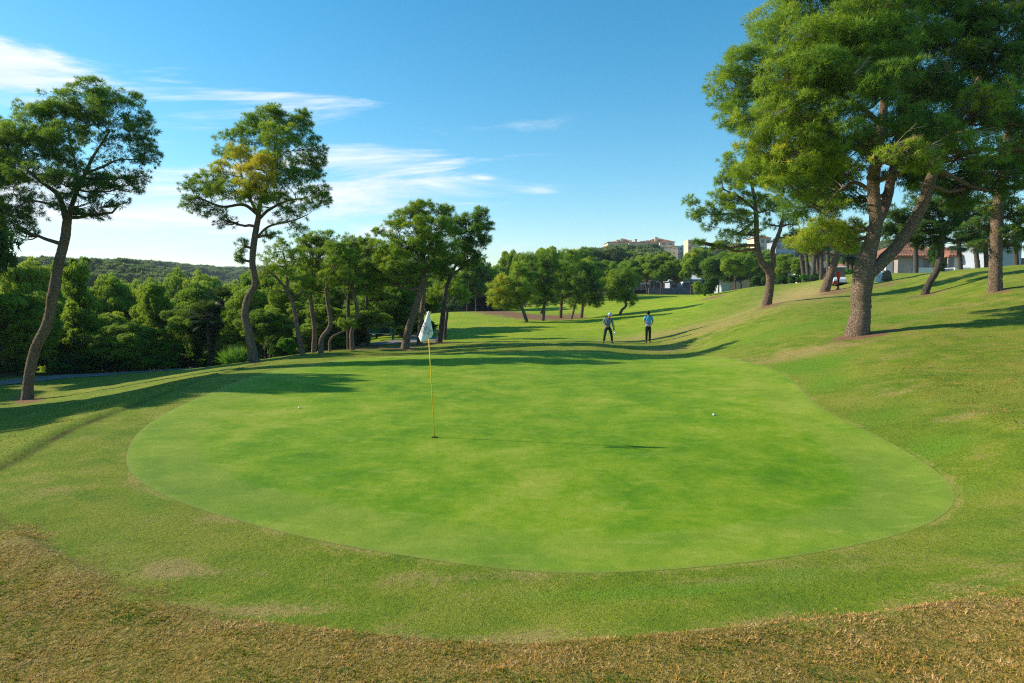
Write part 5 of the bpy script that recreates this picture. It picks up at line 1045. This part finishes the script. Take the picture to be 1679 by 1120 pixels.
o = bpy.data.objects.new('boulder', me); link(o); o.location = (rx_, 50, gz(rx_, 50)); tag(o, 'brown rounded boulder beside the tee sign behind the huge near pine', 'boulder')
sx_ = P(1440, 466, 49.7)[0]; sg = empty('tee_sign', (sx_, 49.7, gz(sx_, 49.7)), R(20), label='small white tee sign with blue edge leaning against the brown boulder', cat='sign')
m = MB(); m.box(-.36, .20, -.03, .03, .02, .74, Matrix.Rotation(R(8), 4, 'Y')); m.build('board', WHITE, sg, bevel=.01)
m = MB(); m.box(.21, .27, -.035, .035, .0, .76, Matrix.Rotation(R(8), 4, 'Y')); m.build('edge', MAT('sky_blue_paint', (.05, .30, .55), .5), sg)
m = MB(); 
for q in [(-.18, .42), (-.10, .50), (-.02, .46), (.06, .52), (-.12, .34), (.0, .36)]: m.lathe([(.0, 0), (.035, .001), (.035, .004), (0, .005)], 8, Matrix.Translation((q[0]+.06, -.032, q[1]))@Matrix.Rotation(math.pi/2, 4, 'X'))
m.build('green_map', MAT('map_green', (.05, .2, .1), .6), sg)

# ------------------------------------------------------------------ screen fence and garden wall
def fence(name, label, a, b, h, mat, postm, n, cat='fence', panel='panel', th=.05, base=0.0):
    a = np.array(a, float); b = np.array(b, float); root = empty(name, (a[0], a[1], gz(*a)), label=label, cat=cat); o0 = np.array((a[0], a[1], gz(*a)))
    zr = max(gz(*(a+(b-a)*t)) for t in (0, .5, 1))+base
    for k in range(n):
        p, q = a+(b-a)*k/n, a+(b-a)*(k+1)/n; d = (q-p)/np.linalg.norm(q-p); nn_ = np.array((-d[1], d[0]))*th/2; lo = min(gz(*p), gz(*q))-.2
        V = [(*(x_-nn_), z_) for x_ in (p+d*.04, q-d*.04) for z_ in (lo, zr+h)]+[(*(x_+nn_), z_) for x_ in (p+d*.04, q-d*.04) for z_ in (lo, zr+h)]
        m = MB(); m.add([np.array(v)-o0 for v in V], [(0, 1, 3, 2), (4, 6, 7, 5), (0, 4, 5, 1), (2, 3, 7, 6), (1, 5, 7, 3), (0, 2, 6, 4)]); m.build(panel, mat, root)
        m = MB(); c_ = p-o0[:2]; m.box(c_[0]-.06, c_[0]+.06, c_[1]-.06, c_[1]+.06, lo-o0[2], zr+h+.06-o0[2]); m.build('post', postm, root)
    return root
NET = MAT('black_mesh_screen', (.012, .014, .02), .9); 
fence('screen_fence', 'black screen fence behind the red needle bed', P(762, 490, 99)[:2], P(838, 490, 101)[:2], 2.0, NET, BLK, 8, base=-.1)
WALLW = MAT('weathered_white_wall', (.34, .36, .38), .9, (2, .01), (1.2, (.25, .28, .30))); GREYW = MAT('grey_wall', (.20, .22, .24), .9, (2, .01), (1.5, (.13, .14, .16)))
fence('garden_wall', 'grey panelled garden wall closing the far end of the fairway', P(1064, 480, 134)[:2], P(1156, 480, 138)[:2], 1.6, GREYW, WALLW, 12, cat='wall', th=.2, base=-.5)
fence('hedge_fence', 'dark screened fence left of the grey garden wall', P(1030, 480, 132)[:2], P(1062, 480, 134)[:2], 1.1, NET, BLK, 4, base=-.4)

# ------------------------------------------------------------------ buildings
CREAM = MAT('cream_render', (.74, .57, .38), .9, (1.5, .01), (.15, (.66, .50, .33))); CREAM2 = MAT('pale_render', (.80, .68, .50), .9, (1.5, .01), (.2, (.70, .59, .44))); TERRA = MAT('terracotta_tiles', (.34, .15, .09), .85, (6, .05), (1.2, (.24, .11, .07)))
WIN = MAT('window_glass', (.04, .06, .07), .15, spec=.6); FRAME = MAT('window_frame', (.42, .36, .30), .6); PINKW = MAT('pinkish_wall', (.40, .33, .30), .9, (1.5, .02), (.4, (.34, .28, .26))); WHITEW = MAT('whitewashed_wall', (.70, .70, .70), .9, (1.5, .01), (.3, (.6, .61, .62))); BLUEGREY = MAT('blue_grey_render', (.36, .40, .46), .9)
win_cache = {}
def window(parent, x, y, z, w_, h_, rz=0):
    """frame part with recessed pane"""
    key = (round(w_, 2), round(h_, 2))
    if key not in win_cache:
        m = MB(); t_ = .09
        m.box(-w_/2-t_, -w_/2, -.07, .03, -h_/2-t_, h_/2+t_); m.box(w_/2, w_/2+t_, -.07, .03, -h_/2-t_, h_/2+t_); m.box(-w_/2, w_/2, -.07, .03, h_/2, h_/2+t_); m.box(-w_/2-.05, w_/2+.05, -.12, .03, -h_/2-t_, -h_/2)
        m.box(-.03, .03, -.045, .02, -h_/2, h_/2)
        o = m.build('window', FRAME); f = o.data; bpy.data.objects.remove(o)
        m = MB(); m.box(-w_/2, w_/2, -.02, .01, -h_/2, h_/2); o = m.build('pane', WIN); g_ = o.data; bpy.data.objects.remove(o); win_cache[key] = (f, g_)
    f, g_ = win_cache[key]; o = bpy.data.objects.new('window', f); link(o, parent); o.location = (x, y, z); o.rotation_euler = (0, 0, rz); p = bpy.data.objects.new('pane', g_); link(p, o); return o
def hip(m, x0, x1, y0, y1, z, h, ov=.5):
    x0 -= ov; x1 += ov; y0 -= ov; y1 += ov; w_, d_ = x1-x0, y1-y0; i_ = min(w_, d_)/2
    if w_ >= d_: r0, r1 = (x0+i_, (y0+y1)/2, z+h), (x1-i_+.01, (y0+y1)/2, z+h)
    else: r0, r1 = ((x0+x1)/2, y0+i_, z+h), ((x0+x1)/2, y1-i_+.01, z+h)
    V = [(x0, y0, z), (x1, y0, z), (x1, y1, z), (x0, y1, z), r0, r1, (x0, y0, z-.18), (x1, y0, z-.18), (x1, y1, z-.18), (x0, y1, z-.18)]
    Fs = [(0, 1, 5, 4), (1, 2, 5), (2, 3, 4, 5), (3, 0, 4)] if w_ >= d_ else [(0, 1, 4), (1, 2, 5, 4), (2, 3, 5), (3, 0, 4, 5)]
    m.add(V, Fs+[(6, 7, 1, 0), (7, 8, 2, 1), (8, 9, 3, 2), (9, 6, 0, 3), (9, 8, 7, 6)])
# apartment block on the hill: P gives metres at its distance
BY = 400; s4 = BY/F
ab = empty('apartment_block', (P(1048, 420, BY)[0], BY, 16), 0, label='large cream apartment block with terracotta roofs and turrets on the hill', cat='building')
ax0 = ab.location.x
def bX(u): return (u-839.5)/F*BY*1.0-ax0
def bZ(v): return P(840, v, BY)[2]-16
vols = [ # u0,u1,vtop,front y, depth, roof height(0 flat), material
    (986, 999, 406, 4, 10, 1.2, CREAM), (996, 1022, 397, 2, 14, 1.0, CREAM), (1012, 1036, 394, 5, 14, 1.8, CREAM), (1030, 1052, 397.5, 1, 14, .9, CREAM), (1048, 1078, 396, 3, 14, 1.4, CREAM), (1070, 1092, 392, 6, 13, 1.6, CREAM), (1080, 1104, 396.5, 0, 15, 1.6, CREAM), (1100, 1108, 404, -1, 14, .5, CREAM2), (1052, 1080, 404, -1.5, 4, .7, CREAM), (1010, 1032, 403, -1, 4, .7, CREAM), (1078, 1108, 411, -3, 6, 0, CREAM2)]
for k, (u0, u1, vt, y0, dp, rh, mt) in enumerate(vols):
    x0, x1, z1 = bX(u0), bX(u1), bZ(vt); y0 += k*.013
    m = MB(); m.box(x0, x1, y0, y0+dp, -3, z1); m.build('wall', mt, ab)
    if rh: m = MB(); hip(m, x0, x1, y0, y0+dp, z1+.02, rh, .45); m.build('roof', TERRA, ab)
    else:
        m = MB(); m.box(x0, x1, y0, y0+.3, z1+.01, z1+1.0); m.build('parapet', CREAM2, ab)
    z = z1-1.7; nst = 0
    while z > 1 and nst < 5:
        n = max(1, int((x1-x0)/3.1))
        for q in range(n):
            xx = x0+(q+.5)*(x1-x0)/n
            if (q*7+nst*3+k) % 5 == 4: continue
            ww = 1.9 if (q+k) % 3 == 0 else 1.2
            window(ab, xx, y0-.02, z, ww, 1.5)
        if k in (1, 3, 4, 6) and nst < 2:
            m = MB(); m.box(x0+.6, x1-.6, y0-1.2, y0-.05, z-1.25, z-1.1); m.box(x0+.6, x1-.6, y0-1.2, y0-1.1, z-1.1, z-.3); m.build('balcony', CREAM2, ab)
        z -= 3.0; nst += 1
for u, v, h_ in ((999, 396, 1.6), (1013, 393, 1.2), (1019.5, 391, 2.2), (1034, 394, 1.0), (1043, 392, 2.6), (1076.5, 388.5, 2.6), (1062, 394, .8)):
    m = MB(); x_ = bX(u); z_ = bZ(v); m.box(x_-.7, x_+.7, 4, 5.4, z_-3, z_); m.box(x_-.9, x_+.9, 3.8, 5.6, z_+.01, z_+.25); m.build('chimney', CREAM2, ab)
def simple_block(name, label, Y, u0, u1, vt, zb, depth, mat, storeys, nwin, roof=0, roofm=None, rz=0, wsz=(1.2, 1.4), sh=3.0, balcony=False, awning=False):
    x0, x1 = P(u0, 470, Y)[0], P(u1, 470, Y)[0]; xc = (x0+x1)/2; zt = P(u0, vt, Y)[2]; g_ = zb; o = empty(name, (xc, Y, g_), rz, label=label, cat='building'); w_ = (x1-x0)/2; h_ = zt-g_
    m = MB(); m.box(-w_, w_, 0, depth, -2, h_); m.build('wall', mat, o)
    if roof: m = MB(); hip(m, -w_, w_, 0, depth, h_+.02, roof, .4); m.build('roof', roofm or TERRA, o)
    else: m = MB(); m.box(-w_-.1, w_+.1, -.1, depth+.1, h_+.01, h_+.3); m.build('roof_slab', mat, o)
    for s__ in range(storeys):
        z = h_-1.5-s__*sh
        if z < -.3: break
        for q in range(nwin): window(o, -w_+(q+.5)*2*w_/nwin, -.02, z, *wsz)
        if balcony: m = MB(); m.box(-w_*.9, w_*.2, -1.1, -.06, z-1.3, z-1.15); m.box(-w_*.9, w_*.2, -1.1, -1.0, z-1.15, z-.4); m.build('balcony', mat, o)
    return o
simple_block('apartment_building', 'smaller cream apartment building right of the large block, half hidden by pines', 385, 1127, 1146, 394, 18, 10, CREAM, 3, 3, 0, balcony=True)
simple_block('apartment_building', 'low white building in the gap between the apartment blocks', 420, 1108, 1127, 404, 18, 10, WHITEW, 2, 4)
simple_block('apartment_building', 'blue grey modern block with flat roof seen under the two stemmed pine', 260, 1270, 1302, 398, 8, 9, BLUEGREY, 2, 4)
simple_block('villa', 'cream villa with hipped roof seen through the fork of the two stemmed pine', 300, 1235, 1262, 390, 10, 9, CREAM, 2, 3, 1.5)
simple_block('villa', 'low cream house among the palm trunks', 120, 1322, 1352, 432, 4, 8, CREAM2, 1, 3, 0)
simple_block('villa', 'small house with orange roof right of the short leaning pine', 115, 1378, 1412, 443, 4, 8, CREAM2, 1, 2, 1.2)
simple_block('villa', 'small white house with orange roof between the background pines', 165, 1148, 1164, 453, 3, 6, WHITEW, 1, 2, .9)
simple_block('villa', 'low white house left of the garden wall', 160, 1036, 1066, 461, 2.5, 7, WHITEW, 1, 4, .8)
simple_block('villa', 'whitewashed house with pointed roof behind the garden wall', 155, 1098, 1112, 461, 2.5, 7, BLUEGREY, 1, 1, 1.6, BLUEGREY)
simple_block('villa', 'sloped white house behind the left part of the garden wall', 165, 1070, 1092, 459, 2.5, 7, WHITEW, 1, 3, 1.1, WHITEW)
simple_block('villa', 'pale house behind the right part of the garden wall', 160, 1120, 1148, 458, 2.5, 7, WHITEW, 1, 3, 1.4, WHITEW)
simple_block('villa', 'small pink house high behind the garden wall between the crowns', 190, 1095, 1110, 448, 4, 6, PINKW, 1, 2, 1.0)
simple_block('garden_shed', 'dark open shed with flat pale roof left of the yellow green pines', 112, 1183, 1196, 467, 3, 4, BLUEGREY, 1, 1, wsz=(1.0, .8))
# beige villa on the right
VY = 84; vz = 4.2
vl = empty('villa', (P(1560, 450, VY)[0], VY, vz), 0, label='long beige villa with terracotta roofs and green shutters on the right behind the bank', cat='building'); vx = vl.location.x
def wX(u): return P(u, 450, VY)[0]-vx
def wZ(v): return P(1560, v, VY)[2]-vz
SHUT = MAT('pale_green_blind', (.34, .42, .36), .7)
for k, (u0, u1, vt, y0, d_, mt) in enumerate([(1452, 1472, 424, .0, 6, WHITEW), (1464, 1502, 421, -1.0, 8, PINKW), (1497, 1560, 424, .6, 8, PINKW), (1555, 1585, 420, -.2, 8, PINKW), (1583, 1622, 416, .5, 9, WHITEW), (1488, 1521, 440, -2.2, 2.6, WHITEW), (1545, 1570, 440, -2.4, 2.0, WHITEW)]):
    m = MB(); m.box(wX(u0), wX(u1), y0+k*.011, y0+d_, -3, wZ(vt)); m.build('wall' if k < 5 else 'terrace_wall', mt, vl)
for (u0, u1, vt, y0, d_, h_) in [(1464, 1502, 421, -1.0, 8, 1.0), (1497, 1560, 423.8, .6, 8, 1.6), (1555, 1585, 419.8, -.2, 8, 1.1), (1500, 1556, 408, 3.5, 6, 1.2)]:
    m = MB(); hip(m, wX(u0), wX(u1), y0, y0+d_, wZ(vt)+.03, h_, .5); rf = m.build('roof', TERRA, vl)
    nb = int((wX(u1)-wX(u0)+1)/.35); ti_ = MB(); ti_.tube([(0, 0, 0), (0, .55, .14)], [.09, .08], 8); to_ = ti_.build('tile', TERRA, rf); to_.location = (wX(u0)-.35, y0-.56, wZ(vt)+.06)
    for q in range(1, nb):
        c_ = to_.copy(); C.objects.link(c_); c_.parent = rf; c_.location = (wX(u0)-.35+q*.35, y0-.56, wZ(vt)+.06)
m = MB(); m.box(wX(1500), wX(1556), 3.6, 9, wZ(424), wZ(408)); m.build('upper_storey', PINKW, vl)
m = MB(); m.box(wX(1479), wX(1482), 1, 2, wZ(424), wZ(404)); m.build('chimney', WHITEW, vl)
for u, v, w_, h_ in [(1503.5, 431, 2.0, 1.3), (1520, 431, 1.0, 1.3), (1561, 431, 1.4, 1.4), (1574, 431, .9, 1.3), (1484, 416, .8, .6)]:
    yy_ = .58 if u < 1550 else -.2
    if u == 1484: continue
    window(vl, wX(u), yy_-.03, wZ(v), w_, h_)
for u in (1512, 1566.5):
    m = MB(); yy_ = .5 if u < 1550 else -.27; m.box(wX(u)-.35, wX(u)+.35, yy_, yy_+.06, wZ(431)-.7, wZ(431)+.7); m.build('shutter', SHUT, vl)
simple_block('villa', 'tall pale grey house with plain wall at the right edge', 78, 1628, 1672, 398, 4.4, 9, BLUEGREY, 1, 0)
simple_block('villa', 'low house with orange roof at the extreme right', 80, 1668, 1720, 436, 4.4, 8, CREAM2, 1, 2, 1.0)

# ------------------------------------------------------------------ grass blades where the photo shows them
GRASS = leaf_mat('grass_blades', [(0, (.05, .10, .010)), (.22, (.11, .22, .014)), (.38, (.22, .22, .026)), (.58, (.46, .29, .05)), (.85, (.66, .37, .13)), (1, (.72, .48, .22))], .3, 0, 0)
def blades(name, n, xr, yr, keep, hgt, wid, tintf, k=5, seed=1, lean=.9):
    rng = np.random.default_rng(seed); y = np.sqrt(rng.uniform(yr[0]**2, yr[1]**2, n)); a = rng.uniform(xr[0], xr[1], n); x = a*y
    kp = keep(x, y) > rng.random(n); x, y = x[kp], y[kp]; z = H(x, y)
    A = np.c_[x, y, z-.004]; D = rng.normal(size=A.shape)*lean; D[:, 2] = abs(D[:, 2])*.5+.75; D /= np.linalg.norm(D, axis=1)[:, None]
    T = tintf(x, y); S = hgt(x, y)*rng.uniform(.6, 1.35, len(x))
    V, Fq, tt_ = tufts(A, D, S, k, wid, rng, T, .42, 1.0)
    V[:, 2] = np.maximum(V[:, 2], np.repeat(z, 3*k)-.01)
    tt_ = np.clip(tt_+np.repeat(rng.normal(0, .10, len(tt_)//3), 3), 0, 1)
    o = mesh_np(name, V, Fq, GRASS, attrs=dict(tint=tt_)); tag(o, kind='stuff'); print(name, len(Fq)); return o
def longmask(x, y):
    s_ = sdf(apron_poly, x, y); return sm(s_+(vnoise(x, y, .3, 9)-.5)*.5, -.3, .4)
def rt(x, y): return np.clip(.52+.28*np.exp(-(sdf(apron_poly, x, y)/.5)**2)+.65*(vnoise(x, y, .22, 5)-.5)+.60*(vnoise(x, y, .07, 6)-.5)+.35*(vnoise(x, y, .9, 7)-.5)+.10*sm(x, -1, 3), 0, 1)
blades('rough_grass', 120000, (-.84, .84), (3.2, 8.6), longmask, lambda x, y: .014+.017*vnoise(x, y, .16, 8), .22, rt, 5, 1, 1.6)
blades('bank_grass', 80000, (.40, .82), (8.0, 26), lambda x, y: longmask(x, y)*sm(x/y, .44, .66)*sm(y, 26, 13), lambda x, y: .013+.012*vnoise(x, y, .3, 8), .42, lambda x, y: np.clip(.46+.6*(vnoise(x, y, .5, 5)-.5)+.5*(vnoise(x, y, .14, 6)-.5)+.4*blobs(dry_list, x, y)-.3*blobs(lush_list, x, y), 0, 1), 4, 2)
blades('rim_grass', 26000, (-.86, -.3), (8.6, 24), lambda x, y: longmask(x, y)*(sdf(apron_poly, x, y) < 2.2), lambda x, y: .024+0*x, .3, lambda x, y: np.clip(.38+.6*(vnoise(x, y, .5, 5)-.5), 0, 1), 4, 3)

# ------------------------------------------------------------------ the air between here and the far ridge
bm = bmesh.new(); bmesh.ops.create_cube(bm, size=1); me = bpy.data.meshes.new('haze'); bm.to_mesh(me); bm.free(); hz_ = bpy.data.objects.new('haze', me); link(hz_); hz_.scale = (2700, 2700, 84); hz_.location = (0, 0, 22); tag(hz_, kind='stuff')
m = bpy.data.materials.new('haze'); m.use_nodes = True; t = m.node_tree; t.nodes.clear(); o = t.nodes.new('ShaderNodeOutputMaterial'); pv = t.nodes.new('ShaderNodeVolumePrincipled'); pv.inputs['Color'].default_value = (.72, .84, 1, 1); pv.inputs['Density'].default_value = .00018; t.links.new(pv.outputs[0], o.inputs['Volume']); me.materials.append(m)
zmin, zmax = min(GZ), max(max((oo.matrix_world.translation.z) for oo in bpy.data.objects), max(GZ)); print('Z', zmin, zmax)
